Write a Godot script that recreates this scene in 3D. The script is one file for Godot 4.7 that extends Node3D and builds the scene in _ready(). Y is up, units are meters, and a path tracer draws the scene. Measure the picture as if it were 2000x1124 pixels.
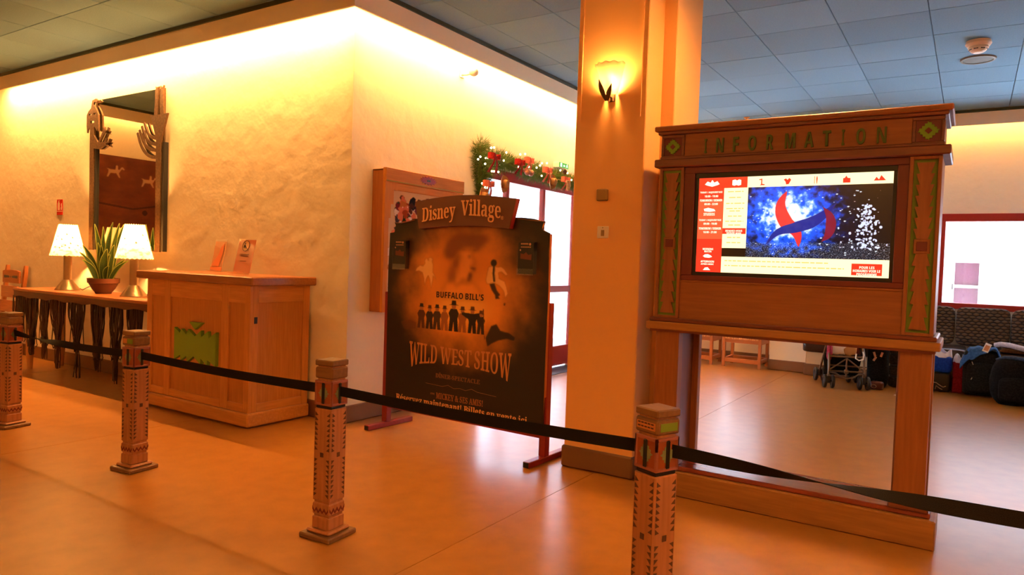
extends Node3D
# Lobby with cove lit walls, an information kiosk, a host counter and a belt barrier.
# Sizes below are written in the unit in which the camera stands 1.5 high; K turns them into metres.
const K := 0.8133
const ZW := -4.53     # plaster face of the long wall on the left
const XW := -4.70     # plaster face of the wall that runs away from the corner
const CEIL := 3.84
const BACK_A := -11.95
const BACK_B := -11.35
const WARM := Vector3(1.0, 0.475, 0.135)   # linear colour of the cove tubes and lamps
const COVE := 2.5                        # energy of the cove per unit of length

var org := {}
var taken := {}
var M := {}
var rng := RandomNumberGenerator.new()


class MB:
	var v := PackedVector3Array()
	var n := PackedVector3Array()
	var t := PackedVector2Array()
	var ix := PackedInt32Array()
	var xf := Transform3D()

	func vert(p: Vector3, nn: Vector3, uv: Vector2) -> int:
		v.append(xf * p)
		n.append((xf.basis * nn).normalized())
		t.append(uv)
		return v.size() - 1

	func idx(a: int, b: int, c: int) -> void:
		var g := (v[b] - v[a]).cross(v[c] - v[a])
		if g.dot(n[a] + n[b] + n[c]) > 0.0:
			ix.append_array(PackedInt32Array([a, c, b]))
		else:
			ix.append_array(PackedInt32Array([a, b, c]))

	func tri(a: Vector3, b: Vector3, c: Vector3, nn: Vector3) -> void:
		var i := vert(a, nn, Vector2.ZERO)
		vert(b, nn, Vector2.ZERO)
		vert(c, nn, Vector2.ZERO)
		idx(i, i + 1, i + 2)

	func quad(a: Vector3, b: Vector3, c: Vector3, d: Vector3, nn: Vector3) -> void:
		var i := vert(a, nn, Vector2(0, 1))
		vert(b, nn, Vector2(1, 1))
		vert(c, nn, Vector2(1, 0))
		vert(d, nn, Vector2(0, 0))
		idx(i, i + 1, i + 2)
		idx(i, i + 2, i + 3)

	func box(lo: Vector3, hi: Vector3, b := 0.0) -> void:
		var c := (lo + hi) * 0.5
		var h := (hi - lo).abs() * 0.5
		b = minf(b, minf(h.x, minf(h.y, h.z)) * 0.9)
		var p := func(s: Vector3, ax: int) -> Vector3:
			var q := h - Vector3(b, b, b)
			q[ax] = h[ax]
			return c + q * s
		for ax in 3:
			var a1 := (ax + 1) % 3
			var a2 := (ax + 2) % 3
			for s in [-1.0, 1.0]:
				var nn := Vector3.ZERO
				nn[ax] = s
				var k: Array[Vector3] = []
				for w in [Vector2(-1, -1), Vector2(1, -1), Vector2(1, 1), Vector2(-1, 1)]:
					var sg := Vector3.ZERO
					sg[ax] = s
					sg[a1] = w.x
					sg[a2] = w.y
					k.append(p.call(sg, ax))
				quad(k[0], k[1], k[2], k[3], nn)
		if b <= 0.0:
			return
		for ax in 3:
			var a1 := (ax + 1) % 3
			var a2 := (ax + 2) % 3
			for s1 in [-1.0, 1.0]:
				for s2 in [-1.0, 1.0]:
					var sa := Vector3.ZERO
					sa[ax] = -1.0
					sa[a1] = s1
					sa[a2] = s2
					var sb := sa
					sb[ax] = 1.0
					var nn := Vector3.ZERO
					nn[a1] = s1
					nn[a2] = s2
					quad(p.call(sa, a1), p.call(sb, a1), p.call(sb, a2), p.call(sa, a2), nn.normalized())
		for sx in [-1.0, 1.0]:
			for sy in [-1.0, 1.0]:
				for sz in [-1.0, 1.0]:
					var sg := Vector3(sx, sy, sz)
					tri(p.call(sg, 0), p.call(sg, 1), p.call(sg, 2), sg.normalized())

	# a flat outline given a depth d; o + x * ux + y * uy
	func prism(poly: PackedVector2Array, o: Vector3, ux: Vector3, uy: Vector3, d: Vector3) -> void:
		var tr := Geometry2D.triangulate_polygon(poly)
		var lo := poly[0]
		var hi := poly[0]
		for q in poly:
			lo = lo.min(q)
			hi = hi.max(q)
		var sz := (hi - lo).max(Vector2(1e-6, 1e-6))
		var nn := d.normalized()
		for side in 2:
			var i0 := v.size()
			for q in poly:
				vert(o + ux * q.x + uy * q.y + (d if side else Vector3.ZERO), nn if side else -nn, Vector2((q.x - lo.x) / sz.x, 1.0 - (q.y - lo.y) / sz.y))
			for k in range(0, tr.size(), 3):
				idx(i0 + tr[k], i0 + tr[k + 1], i0 + tr[k + 2])
		var cw := Geometry2D.is_polygon_clockwise(poly)
		for k in poly.size():
			var a := poly[k]
			var b := poly[(k + 1) % poly.size()]
			var e := (b - a).normalized()
			var m := Vector2(e.y, -e.x) * (-1.0 if cw else 1.0)
			var pa := o + ux * a.x + uy * a.y
			var pb := o + ux * b.x + uy * b.y
			quad(pa, pb, pb + d, pa + d, (ux.normalized() * m.x + uy.normalized() * m.y).normalized())

	func plate(poly: PackedVector2Array, z: float, depth: float) -> void:
		prism(poly, Vector3(0, 0, z - depth), Vector3.RIGHT, Vector3.UP, Vector3(0, 0, depth))

	func tube(pts: PackedVector3Array, r: PackedFloat32Array, seg := 10, caps := true) -> void:
		var last := pts.size() - 1
		var up := Vector3.UP
		var rings: Array[int] = []
		var side := Vector3.ZERO
		for i in pts.size():
			var d := (pts[mini(i + 1, last)] - pts[maxi(i - 1, 0)]).normalized()
			if side == Vector3.ZERO:
				side = d.cross(up if absf(d.y) < 0.95 else Vector3.RIGHT).normalized()
			else:
				side = (side - d * side.dot(d)).normalized()
			var w := d.cross(side)
			rings.append(v.size())
			for k in seg + 1:
				var a := TAU * k / seg
				var nn := side * cos(a) + w * sin(a)
				vert(pts[i] + nn * r[mini(i, r.size() - 1)], nn, Vector2(float(k) / seg, float(i) / last))
			if i > 0:
				for k in seg:
					idx(rings[i - 1] + k, rings[i - 1] + k + 1, rings[i] + k + 1)
					idx(rings[i - 1] + k, rings[i] + k + 1, rings[i] + k)
		if caps:
			for e in [0, last]:
				var d: Vector3 = (pts[0] - pts[1]).normalized() if e == 0 else (pts[last] - pts[last - 1]).normalized()
				var c := vert(pts[e], d, Vector2(0.5, 0.5))
				var base := v.size()
				for k in seg + 1:
					v.append(v[rings[e] + k])
					n.append((xf.basis * d).normalized())
					t.append(Vector2(0.5, 0.5))
				for k in seg:
					idx(c, base + k, base + k + 1)

	func rod(a: Vector3, b: Vector3, r: float, seg := 8) -> void:
		tube(PackedVector3Array([a, b]), PackedFloat32Array([r]), seg)

	# a square bar between two points
	func bar(a: Vector3, b: Vector3, w: float, h: float, up := Vector3.UP, bev := 0.003) -> void:
		var keep := xf
		var d := (b - a)
		var z := d.normalized()
		var x := up.cross(z).normalized()
		var y := z.cross(x)
		xf = keep * Transform3D(Basis(x, y, z), (a + b) * 0.5)
		box(Vector3(-w, -h, -d.length()) * 0.5, Vector3(w, h, d.length()) * 0.5, bev)
		xf = keep

	# profile of (radius, height) turned about the y axis through c
	func lathe(pf: PackedVector2Array, c: Vector3, seg := 32, smooth := false) -> void:
		for i in pf.size() - 1:
			var a := pf[i]
			var b := pf[i + 1]
			if a.is_equal_approx(b):
				continue
			var m := Vector2(b.y - a.y, a.x - b.x).normalized()
			var ma := m
			var mb := m
			if smooth:
				if i > 0:
					ma = (m + Vector2(a.y - pf[i - 1].y, pf[i - 1].x - a.x).normalized()).normalized()
				if i < pf.size() - 2:
					mb = (m + Vector2(pf[i + 2].y - b.y, b.x - pf[i + 2].x).normalized()).normalized()
			var i0 := v.size()
			for k in seg + 1:
				var g := TAU * k / seg
				var d := Vector3(cos(g), 0, sin(g))
				vert(c + d * a.x + Vector3(0, a.y, 0), d * ma.x + Vector3(0, ma.y, 0), Vector2(float(k) / seg, float(i) / pf.size()))
				vert(c + d * b.x + Vector3(0, b.y, 0), d * mb.x + Vector3(0, mb.y, 0), Vector2(float(k) / seg, float(i + 1) / pf.size()))
			for k in seg:
				var q := i0 + k * 2
				if a.x > 1e-5:
					idx(q, q + 2, q + 3 if b.x > 1e-5 else q + 1)
				if b.x > 1e-5:
					idx(q, q + 3, q + 1)

	# a rounded block: e = 1 is an ellipsoid, small e a box with soft edges
	func block(c: Vector3, r: Vector3, e1 := 0.35, e2 := 0.35, nu := 28, nv := 16, wob := 0.0, sd := 0.0) -> void:
		var f := func(x: float, e: float) -> float:
			return signf(x) * pow(absf(x), e)
		var i0 := v.size()
		for j in nv + 1:
			var b := -PI / 2 + PI * j / nv
			for k in nu + 1:
				var a := TAU * k / nu
				var p := Vector3(f.call(cos(b), e1) * f.call(cos(a), e2), f.call(sin(b), e1), f.call(cos(b), e1) * f.call(sin(a), e2))
				var g := Vector3(f.call(cos(b), 2 - e1) * f.call(cos(a), 2 - e2), f.call(sin(b), 2 - e1), f.call(cos(b), 2 - e1) * f.call(sin(a), 2 - e2)) / r
				var w := 1.0 + wob * (sin(p.x * 5.0 + sd) * sin(p.y * 4.3 + sd * 1.7) + 0.6 * sin(p.y * 9.0 + p.x * 7.0 + sd * 2.3) * sin(p.z * 6.0))
				if g.length() < 1e-6:
					g = Vector3(0, signf(b), 0)
				vert(c + p * r * w, g.normalized(), Vector2(float(k) / nu, float(j) / nv))
		for j in nv:
			for k in nu:
				var q := i0 + j * (nu + 1) + k
				idx(q, q + 1, q + nu + 2)
				idx(q, q + nu + 2, q + nu + 1)

	func ball(c: Vector3, r: float, nu := 12, nv := 8) -> void:
		block(c, Vector3(r, r, r), 1.0, 1.0, nu, nv)

	# a sheet of points f(s, t) with a thickness
	func sheet(f: Callable, ns: int, nt: int, th := 0.0) -> void:
		var pt: Array[Vector3] = []
		for j in nt + 1:
			for i in ns + 1:
				pt.append(f.call(float(i) / ns, float(j) / nt))
		var nr: Array[Vector3] = []
		for j in nt + 1:
			for i in ns + 1:
				var a := pt[j * (ns + 1) + mini(i + 1, ns)] - pt[j * (ns + 1) + maxi(i - 1, 0)]
				var b := pt[mini(j + 1, nt) * (ns + 1) + i] - pt[maxi(j - 1, 0) * (ns + 1) + i]
				nr.append(a.cross(b).normalized())
		for side in (2 if th > 0.0 else 1):
			var i0 := v.size()
			var sg := 1.0 if side == 0 else -1.0
			for j in nt + 1:
				for i in ns + 1:
					var k := j * (ns + 1) + i
					vert(pt[k] + nr[k] * th * 0.5 * sg, nr[k] * sg, Vector2(float(i) / ns, float(j) / nt))
			for j in nt:
				for i in ns:
					var q := i0 + j * (ns + 1) + i
					idx(q, q + 1, q + ns + 2)
					idx(q, q + ns + 2, q + ns + 1)
		if th > 0.0:
			var rim: Array[int] = []
			for i in ns + 1:
				rim.append(i)
			for j in range(1, nt + 1):
				rim.append(j * (ns + 1) + ns)
			for i in range(ns - 1, -1, -1):
				rim.append(nt * (ns + 1) + i)
			for j in range(nt - 1, 0, -1):
				rim.append(j * (ns + 1))
			var mid := Vector3.ZERO
			for k in rim:
				mid += pt[k] / rim.size()
			for k in rim.size():
				var a: int = rim[k]
				var b: int = rim[(k + 1) % rim.size()]
				var out := (pt[b] - pt[a]).cross(nr[a]).normalized()
				if out.dot(pt[a] - mid) < 0.0:
					out = -out
				if out.length() > 0.5:
					quad(pt[a] + nr[a] * th * 0.5, pt[b] + nr[b] * th * 0.5, pt[b] - nr[b] * th * 0.5, pt[a] - nr[a] * th * 0.5, out)

	# lettering stretched into a box w by h whose lower left corner is at p; f may bend it
	func text(s: String, p: Vector3, w: float, h: float, depth: float, serif := false, bold := true, f = null) -> void:
		var tm := TextMesh.new()
		var fo := SystemFont.new()
		fo.font_names = PackedStringArray(["Droid Serif" if serif else "Droid Sans"])
		fo.font_weight = 700 if bold else 400
		tm.font = fo
		tm.text = s
		tm.font_size = 48
		tm.pixel_size = 0.01
		tm.depth = 0.1
		tm.curve_step = 2.0
		var ar := tm.get_mesh_arrays()
		var vs: PackedVector3Array = ar[Mesh.ARRAY_VERTEX]
		var ns: PackedVector3Array = ar[Mesh.ARRAY_NORMAL]
		var ii: PackedInt32Array = ar[Mesh.ARRAY_INDEX]
		if vs.is_empty():
			return
		var lo := vs[0]
		var hi := vs[0]
		for q in vs:
			lo = lo.min(q)
			hi = hi.max(q)
		var sc := Vector3(w, h, depth) / (hi - lo)
		var i0 := v.size()
		for k in vs.size():
			var q := (vs[k] - lo) * sc
			if f != null:
				q = f.call(q)
			vert(p + q, (ns[k] / sc).normalized(), Vector2.ZERO)
		for k in range(0, ii.size(), 3):
			idx(i0 + ii[k], i0 + ii[k + 1], i0 + ii[k + 2])

	func mesh(o: Vector3, k: float) -> ArrayMesh:
		var w := PackedVector3Array()
		w.resize(v.size())
		for i in v.size():
			w[i] = (v[i] - o) * k
		var ar := []
		ar.resize(Mesh.ARRAY_MAX)
		ar[Mesh.ARRAY_VERTEX] = w
		ar[Mesh.ARRAY_NORMAL] = n
		ar[Mesh.ARRAY_TEX_UV] = t
		ar[Mesh.ARRAY_INDEX] = ix
		var am := ArrayMesh.new()
		am.add_surface_from_arrays(Mesh.PRIMITIVE_TRIANGLES, ar)
		return am


func numbered(called: String) -> String:
	var c: int = taken.get(called, -1) + 1
	taken[called] = c
	return called if c == 0 else "%s_%03d" % [called, c]


func tag(o: Node3D, label: String, category: String, group := "") -> void:
	o.set_meta("label", label)
	o.set_meta("category", category)
	if group:
		o.set_meta("group", group)


# a thing made of parts; at is its base, and its parts are written in room places unless local is set
func thing(called: String, label: String, category: String, at: Vector3, group := "", local := false, turn := 0.0) -> Node3D:
	var o := Node3D.new()
	o.name = numbered(called)
	add_child(o)
	o.position = at * K
	o.rotation.y = turn
	org[o] = Vector3.ZERO if local else at
	tag(o, label, category, group)
	return o


func part(root: Node3D, called: String, b: MB, m: Material, label := "") -> MeshInstance3D:
	var o := MeshInstance3D.new()
	o.name = called
	o.mesh = b.mesh(org[root], K)
	o.material_override = m
	root.add_child(o, true)
	org[o] = org[root]
	if label:
		o.set_meta("label", label)
	return o


# a thing that is a single mesh
func single(called: String, b: MB, m: Material, label: String, category: String, at: Vector3, group := "") -> MeshInstance3D:
	var o := MeshInstance3D.new()
	o.name = numbered(called)
	o.mesh = b.mesh(at, K)
	o.material_override = m
	o.position = at * K
	add_child(o)
	org[o] = at
	tag(o, label, category, group)
	return o


func struct(called: String, b: MB, m: Material, label := "", category := "") -> MeshInstance3D:
	var o := single(called, b, m, label, category, Vector3.ZERO)
	o.set_meta("kind", "structure")
	return o


func dup(root: Node3D, called: String, at: Vector3, label: String, group := "", turn := 0.0) -> Node3D:
	var r: Node3D = root.duplicate()
	r.name = numbered(called)
	add_child(r)
	r.position = at * K
	if turn != 0.0:
		r.rotation.y = turn
	r.set_meta("label", label)
	if group:
		r.set_meta("group", group)
	return r


func lin(c: Vector3) -> Color:
	return Color(c.x, c.y, c.z).linear_to_srgb()


func omni(at: Vector3, energy: float, size: float, c := WARM) -> void:
	var l := OmniLight3D.new()
	l.name = "lamp_light"
	l.position = at * K
	l.light_color = lin(c)
	l.light_energy = energy
	l.light_size = size
	l.omni_range = 30.0
	l.omni_attenuation = 2.0
	l.shadow_enabled = true
	add_child(l, true)


func area(at: Vector3, towards: Vector3, w: float, h: float, energy: float, c := WARM, along := Vector3.UP) -> void:
	var l := AreaLight3D.new()
	l.name = "strip_light"
	l.light_color = lin(c)
	l.light_energy = energy
	l.area_size = Vector2(w, h) * K
	l.area_normalize_energy = true
	l.area_range = 40.0
	l.area_attenuation = 2.0
	l.shadow_enabled = true
	var z := -towards.normalized()
	var x := along.normalized()
	var y := z.cross(x).normalized()
	l.transform = Transform3D(Basis(x, y, z), at * K)
	add_child(l, true)


func mat(c: Color, rough := 0.6, metal := 0.0, spec := 0.5) -> StandardMaterial3D:
	var m := StandardMaterial3D.new()
	m.albedo_color = c
	m.roughness = rough
	m.metallic = metal
	m.metallic_specular = spec
	return m


func glow(c: Color, energy: float, albedo := Color(0.2, 0.2, 0.2)) -> StandardMaterial3D:
	var m := mat(albedo, 0.5)
	m.emission_enabled = true
	m.emission = c
	m.emission_energy_multiplier = energy
	return m


func noise_tex(freq: float, a: Color, b: Color, sd := 1, oct := 4, size := 256, mid := 0.5) -> NoiseTexture2D:
	var t := NoiseTexture2D.new()
	var f := FastNoiseLite.new()
	f.seed = sd
	f.noise_type = FastNoiseLite.TYPE_SIMPLEX_SMOOTH
	f.frequency = freq
	f.fractal_octaves = oct
	t.width = size
	t.height = size
	t.seamless = true
	t.noise = f
	var g := Gradient.new()
	g.set_color(0, a)
	g.set_color(1, b)
	g.add_point(mid, a.lerp(b, 0.5))
	t.color_ramp = g
	return t


func cloth_mat(c: Color, rough := 0.9, freq := 0.05, amount := 0.25, scale := 3.0) -> StandardMaterial3D:
	var m := mat(Color.WHITE, rough, 0.0, 0.2)
	m.albedo_texture = noise_tex(freq, c.darkened(amount), c.lightened(amount * 0.4), 7)
	m.uv1_triplanar = true
	m.uv1_scale = Vector3.ONE * scale
	return m


# wood with the grain along one axis
func wood(a: Color, b: Color, axis: int, rough := 0.45, sd := 3) -> StandardMaterial3D:
	var m := mat(Color.WHITE, rough)
	var key := "%s%s%d" % [a.to_html(), b.to_html(), sd]
	if not M.has(key):
		M[key] = noise_tex(0.02, a, b, sd, 5)
	m.albedo_texture = M[key]
	m.uv1_triplanar = true
	var s := Vector3.ONE * 7.0
	s[axis] = 0.55
	m.uv1_scale = s
	return m


func _ready() -> void:
	rng.seed = 11
	var cam := Camera3D.new()
	cam.name = "camera"
	cam.fov = 2.0 * rad_to_deg(atan(562.0 / 1379.8))
	cam.position = Vector3(0, 1.5, 0) * K
	cam.rotation = Vector3(deg_to_rad(-1.93), deg_to_rad(32.991), deg_to_rad(1.958))
	cam.near = 0.05
	cam.far = 200.0
	add_child(cam)
	cam.current = true

	var we := WorldEnvironment.new()
	we.name = "surroundings"
	var e := Environment.new()
	e.background_mode = Environment.BG_COLOR
	e.background_color = Color(0.80, 0.89, 1.0)
	e.background_energy_multiplier = 11.0
	e.tonemap_mode = Environment.TONE_MAPPER_LINEAR
	e.tonemap_exposure = 1.5
	e.sdfgi_enabled = true
	e.ssao_enabled = true
	e.ssil_enabled = true
	we.environment = e
	add_child(we)

	# sun on the court outside; the building keeps it off the windows
	var sun := DirectionalLight3D.new()
	sun.name = "sun"
	sun.light_color = lin(Vector3(0.74, 0.87, 1.0))
	sun.light_energy = 22.0
	sun.light_angular_distance = 1.0
	sun.shadow_enabled = true
	sun.sky_mode = DirectionalLight3D.SKY_MODE_LIGHT_ONLY
	add_child(sun)
	var sd := Vector3(cos(deg_to_rad(58.0)) * cos(deg_to_rad(15.0)), sin(deg_to_rad(58.0)), cos(deg_to_rad(58.0)) * sin(deg_to_rad(15.0)))
	sun.look_at_from_position(sd * 30.0, Vector3.ZERO)

	# the cove tubes, hidden behind the fascia boards, in the order of trim_1 ... trim_6
	var dn := Vector3(0, -1, -0.55)
	area(Vector3(-8.05, 3.74, -4.37), Vector3(0, -1, -0.12), 6.9, 0.04, COVE * 6.9, WARM, Vector3.RIGHT)
	area(Vector3(-4.54, 3.74, -7.95), Vector3(-0.12, -1, 0), 7.0, 0.04, COVE * 7.0 * 0.85, WARM, Vector3.BACK)
	area(Vector3(0.30, 3.74, -11.78), Vector3(0, -1, -0.55), 9.6, 0.04, COVE * 9.6 * 0.16, WARM, Vector3.RIGHT)
	area(Vector3(-11.81, 3.74, -0.4), Vector3(-0.55, -1, 0), 7.4, 0.04, COVE * 7.4 * 0.15, WARM, Vector3.BACK)
	area(Vector3(-3.2, 3.74, 3.87), Vector3(0, -1, 0.55), 16.0, 0.04, COVE * 16.0 * 0.4, WARM, Vector3.RIGHT)
	area(Vector3(5.37, 3.74, -4.0), Vector3(0.55, -1, 0), 14.0, 0.04, COVE * 14.0 * 0.2, WARM, Vector3.BACK)

	# recessed downlights just out of the picture
	for q in [[-0.95, -4.60, 5.0], [1.3, -0.9, 9.0]]:
		downlight(Vector3(q[0], CEIL, q[1]), q[2])

	materials()
	room()
	outside()
	column()
	left_wall_things()
	counter()
	barrier()
	poster_stand()
	wall_display()
	doors_and_garland()
	kiosk()
	ceiling_things()
	far_end()


func materials() -> void:
	M.plaster = mat(Color(0.93, 0.87, 0.76), 0.85, 0.0, 0.25)
	M.plaster.heightmap_enabled = true
	M.plaster.heightmap_texture = noise_tex(0.012, Color.BLACK, Color.WHITE, 5, 4, 512)
	M.plaster.heightmap_scale = 0.35
	M.plaster.uv1_triplanar = true
	M.plaster.uv1_world_triplanar = true
	M.plaster.uv1_scale = Vector3.ONE * 0.7
	M.orange = mat(Color(0.97, 0.73, 0.45), 0.7, 0.0, 0.3)
	M.base = mat(Color(0.48, 0.33, 0.21), 0.5)
	M.floor = mat(Color.WHITE, 0.28, 0.0, 0.5)
	M.floor.albedo_texture = noise_tex(0.014, Color(0.61, 0.40, 0.175), Color(0.68, 0.455, 0.21), 21, 6, 1024, 0.45)
	M.floor.uv1_triplanar = true
	M.floor.uv1_world_triplanar = true
	M.floor.uv1_scale = Vector3.ONE * 0.42
	M.joint = mat(Color(0.22, 0.15, 0.08), 0.8)
	M.slab = mat(Color(0.25, 0.24, 0.22), 0.95)
	M.red = mat(Color(0.62, 0.11, 0.09), 0.4)
	M.dark_green = mat(Color(0.20, 0.24, 0.18), 0.7)
	M.counter_v = wood(Color(0.74, 0.48, 0.21), Color(0.84, 0.57, 0.29), 1)
	M.counter_h = wood(Color(0.74, 0.48, 0.21), Color(0.84, 0.57, 0.29), 0)
	M.counter_z = wood(Color(0.74, 0.48, 0.21), Color(0.84, 0.57, 0.29), 2)
	M.panel_v = wood(Color(0.70, 0.44, 0.18), Color(0.78, 0.52, 0.25), 1, 0.5)
	M.mahogany = wood(Color(0.40, 0.19, 0.11), Color(0.50, 0.25, 0.15), 0, 0.35)
	M.mahogany_v = wood(Color(0.40, 0.19, 0.11), Color(0.50, 0.25, 0.15), 1, 0.35)
	M.green = mat(Color(0.46, 0.62, 0.14), 0.6)
	M.black = mat(Color(0.025, 0.024, 0.024), 0.4)
	M.black_cloth = cloth_mat(Color(0.05, 0.047, 0.045), 0.9)
	M.glass = mat(Color(1, 1, 1, 0.06), 0.02)
	M.glass.transparency = BaseMaterial3D.TRANSPARENCY_ALPHA
	M.white = mat(Color(0.9, 0.9, 0.88), 0.5)
	M.steel = mat(Color(0.66, 0.56, 0.44), 0.34, 0.9)
	M.iron = mat(Color.WHITE, 0.55, 0.45)
	M.iron.albedo_texture = noise_tex(0.03, Color(0.30, 0.21, 0.13), Color(0.44, 0.32, 0.2), 4)
	M.iron.uv1_triplanar = true
	M.iron.uv1_scale = Vector3.ONE * 4.0


func downlight(at: Vector3, energy: float) -> void:
	var l := SpotLight3D.new()
	l.name = "downlight_light"
	l.position = (at - Vector3(0, 0.012, 0)) * K
	l.rotation.x = -PI / 2
	l.light_color = lin(WARM)
	l.light_energy = energy
	l.light_size = 0.06
	l.spot_angle = 78.0
	l.spot_angle_attenuation = 1.0
	l.spot_range = 20.0
	l.spot_attenuation = 2.0
	l.shadow_enabled = true
	add_child(l, true)


func slab_box(x0: float, x1: float, y0: float, y1: float, z0: float, z1: float, bev := 0.0) -> MB:
	var b := MB.new()
	b.box(Vector3(minf(x0, x1), minf(y0, y1), minf(z0, z1)), Vector3(maxf(x0, x1), maxf(y0, y1), maxf(z0, z1)), bev)
	return b


func add(b: MB, x0: float, x1: float, y0: float, y1: float, z0: float, z1: float, bev := 0.004) -> MB:
	b.box(Vector3(minf(x0, x1), minf(y0, y1), minf(z0, z1)), Vector3(maxf(x0, x1), maxf(y0, y1), maxf(z0, z1)), bev)
	return b


func room() -> void:
	# floor: cast slabs with sawn joints between them
	var b := slab_box(-12.3, 6.0, -0.3, -0.03, -12.6, 4.6)
	var fl := struct("floor", b, M.joint, "polished ochre concrete floor with straight sawn joints", "floor")
	var xs := [-12.3, -9.345, -5.79, -2.235, 1.32, 6.0]
	for i in 5:
		part(fl, "floor_slab", slab_box(xs[i] + 0.002, xs[i + 1] - 0.002, -0.03, 0.0, -12.6, 4.6), M.floor)
	# walls
	b = slab_box(-12.3, XW, 0, 4.2, ZW - 0.3, ZW)
	struct("wall_left", b, M.plaster, "long cream plaster wall behind the console table", "wall")
	b = slab_box(XW - 0.40, XW, 0, 4.2, ZW - 0.3, -6.60)
	add(b, XW - 0.40, XW, 2.68, 4.2, -6.60, -10.35, 0)
	add(b, XW - 0.40, XW, 0, 4.2, -10.35, -12.6, 0)
	struct("wall_right", b, M.plaster, "cream plaster wall that runs back to the glazed doors", "wall")
	# far wall: a recessed length with a window, a pier, and the length with the wide window over the banquette
	b = slab_box(XW, -3.95, 0, 4.2, BACK_A - 0.3, BACK_A)
	add(b, -3.95, -2.75, 0, 0.55, BACK_A - 0.3, BACK_A, 0)
	add(b, -3.95, -2.75, 2.42, 4.2, BACK_A - 0.3, BACK_A, 0)
	add(b, -2.75, -0.41, 0, 4.2, BACK_A - 0.3, BACK_A, 0)
	add(b, -0.41, 4.2, 0, 1.07, BACK_A - 0.3, BACK_A, 0)
	add(b, -0.41, 4.2, 2.43, 4.2, BACK_A - 0.3, BACK_A, 0)
	add(b, 4.2, 5.8, 0, 4.2, BACK_A - 0.3, BACK_A, 0)
	struct("wall_pier", slab_box(-2.57, -2.04, 0, 4.2, BACK_A, BACK_B), M.plaster, "narrow plaster pier of the far wall beside the wooden chairs", "wall")
	struct("wall_back", b, M.plaster, "far plaster wall with the window above the banquette", "wall")
	b = slab_box(5.5, 5.8, 0, 4.2, -12.25, 4.3)
	struct("wall_east", b, M.plaster, "plaster wall outside the right edge of the picture", "wall")
	struct("wall_front", slab_box(-12.3, 5.8, 0, 4.2, 4.0, 4.3), M.plaster, "plaster wall behind the camera", "wall")
	struct("wall_west", slab_box(-12.3, -11.93, 0, 4.2, ZW, 4.3), M.plaster, "plaster wall with the horse mural seen in the mirror", "wall")
	# painted hide mural on the west wall
	mural()
	# skirting
	var s := func(called: String, x0: float, x1: float, z0: float, z1: float) -> void:
		struct(called, slab_box(x0, x1, 0, 0.16, z0, z1, 0.008), M.base, "brown skirting board along the foot of the wall", "baseboard")
	s.call("baseboard_left", -11.93, XW + 0.017, ZW, ZW + 0.017)
	s.call("baseboard_right", XW, XW + 0.017, ZW + 0.0165, -6.6)
	s.call("baseboard_back", XW, -2.57, BACK_A, BACK_A + 0.017)
	s.call("baseboard_pier", -2.59, -2.04, BACK_B, BACK_B + 0.017)
	s.call("baseboard_west", -11.93, -11.913, ZW + 0.02, 4.0)
	s.call("baseboard_front", -11.9, 5.5, 3.983, 4.0)
	for q in [Vector3(-0.95, CEIL, -4.60), Vector3(1.3, CEIL, -0.9)]:
		var dl := thing("downlight", "round recessed downlight in the ceiling " + ("above the kiosk" if q.z < -4.0 else "to the right of the camera"), "downlight", q, "recessed downlights")
		var rb := MB.new()
		rb.lathe(pv([0.06, 0.0, 0.085, -0.004, 0.085, 0.0]), q, 28)
		part(dl, "trim_ring", rb, M.white)
		rb = MB.new()
		rb.lathe(pv([0.062, -0.001, 0.0, -0.001]), q, 28)
		part(dl, "lens", rb, glow(lin(WARM), 3.0))
	# ceiling slab and its tiles
	b = slab_box(-12.3, 5.8, CEIL + 0.03, 4.3, -12.25, 4.3)
	var ce := struct("ceiling", b, M.slab, "suspended ceiling of square grey brown tiles", "ceiling")
	var tiles := []
	for i in range(-16, 9):
		for j in range(-7, 16):
			var x0 := -0.42 + 0.737 * (i - 1)
			var z0 := -7.205 + 0.737 * (j - 1)
			var a := Vector3(maxf(x0, -11.67), CEIL, maxf(z0, -11.64))
			var c := Vector3(minf(x0 + 0.737, 5.24), CEIL + 0.03, minf(z0 + 0.737, 3.74))
			if a.x > c.x - 0.05 or a.z > c.z - 0.05:
				continue
			var seen := false
			for q in [a, c, Vector3(a.x, CEIL, c.z), Vector3(c.x, CEIL, a.z), (a + c) * 0.5]:
				seen = seen or in_view(q, 1.06)
			var hidden: bool = a.x < XW - 0.3 and c.z < ZW - 0.2
			if not hidden:
				tiles.append([((a + c) * 0.5 - Vector3(0, 1.5, 0)).length() + (0.0 if seen else 100.0), a, c, seen])
	tiles.sort_custom(func(p, q): return p[0] < q[0])
	var tm: Array[StandardMaterial3D] = []
	for k in 4:
		var m := mat(Color.WHITE, 0.9, 0.0, 0.2)
		var g := 0.47 + 0.012 * k
		m.albedo_texture = noise_tex(0.2, Color(g * 0.91, g * 1.21, g * 1.44), Color((g + 0.04) * 0.92, (g + 0.04) * 1.2, (g + 0.04) * 1.42), 30 + k, 2, 128)
		m.uv1_triplanar = true
		m.uv1_scale = Vector3.ONE * 3.0
		tm.append(m)
	var shared := {}
	var rest := MB.new()
	var cnt := 0
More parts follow.
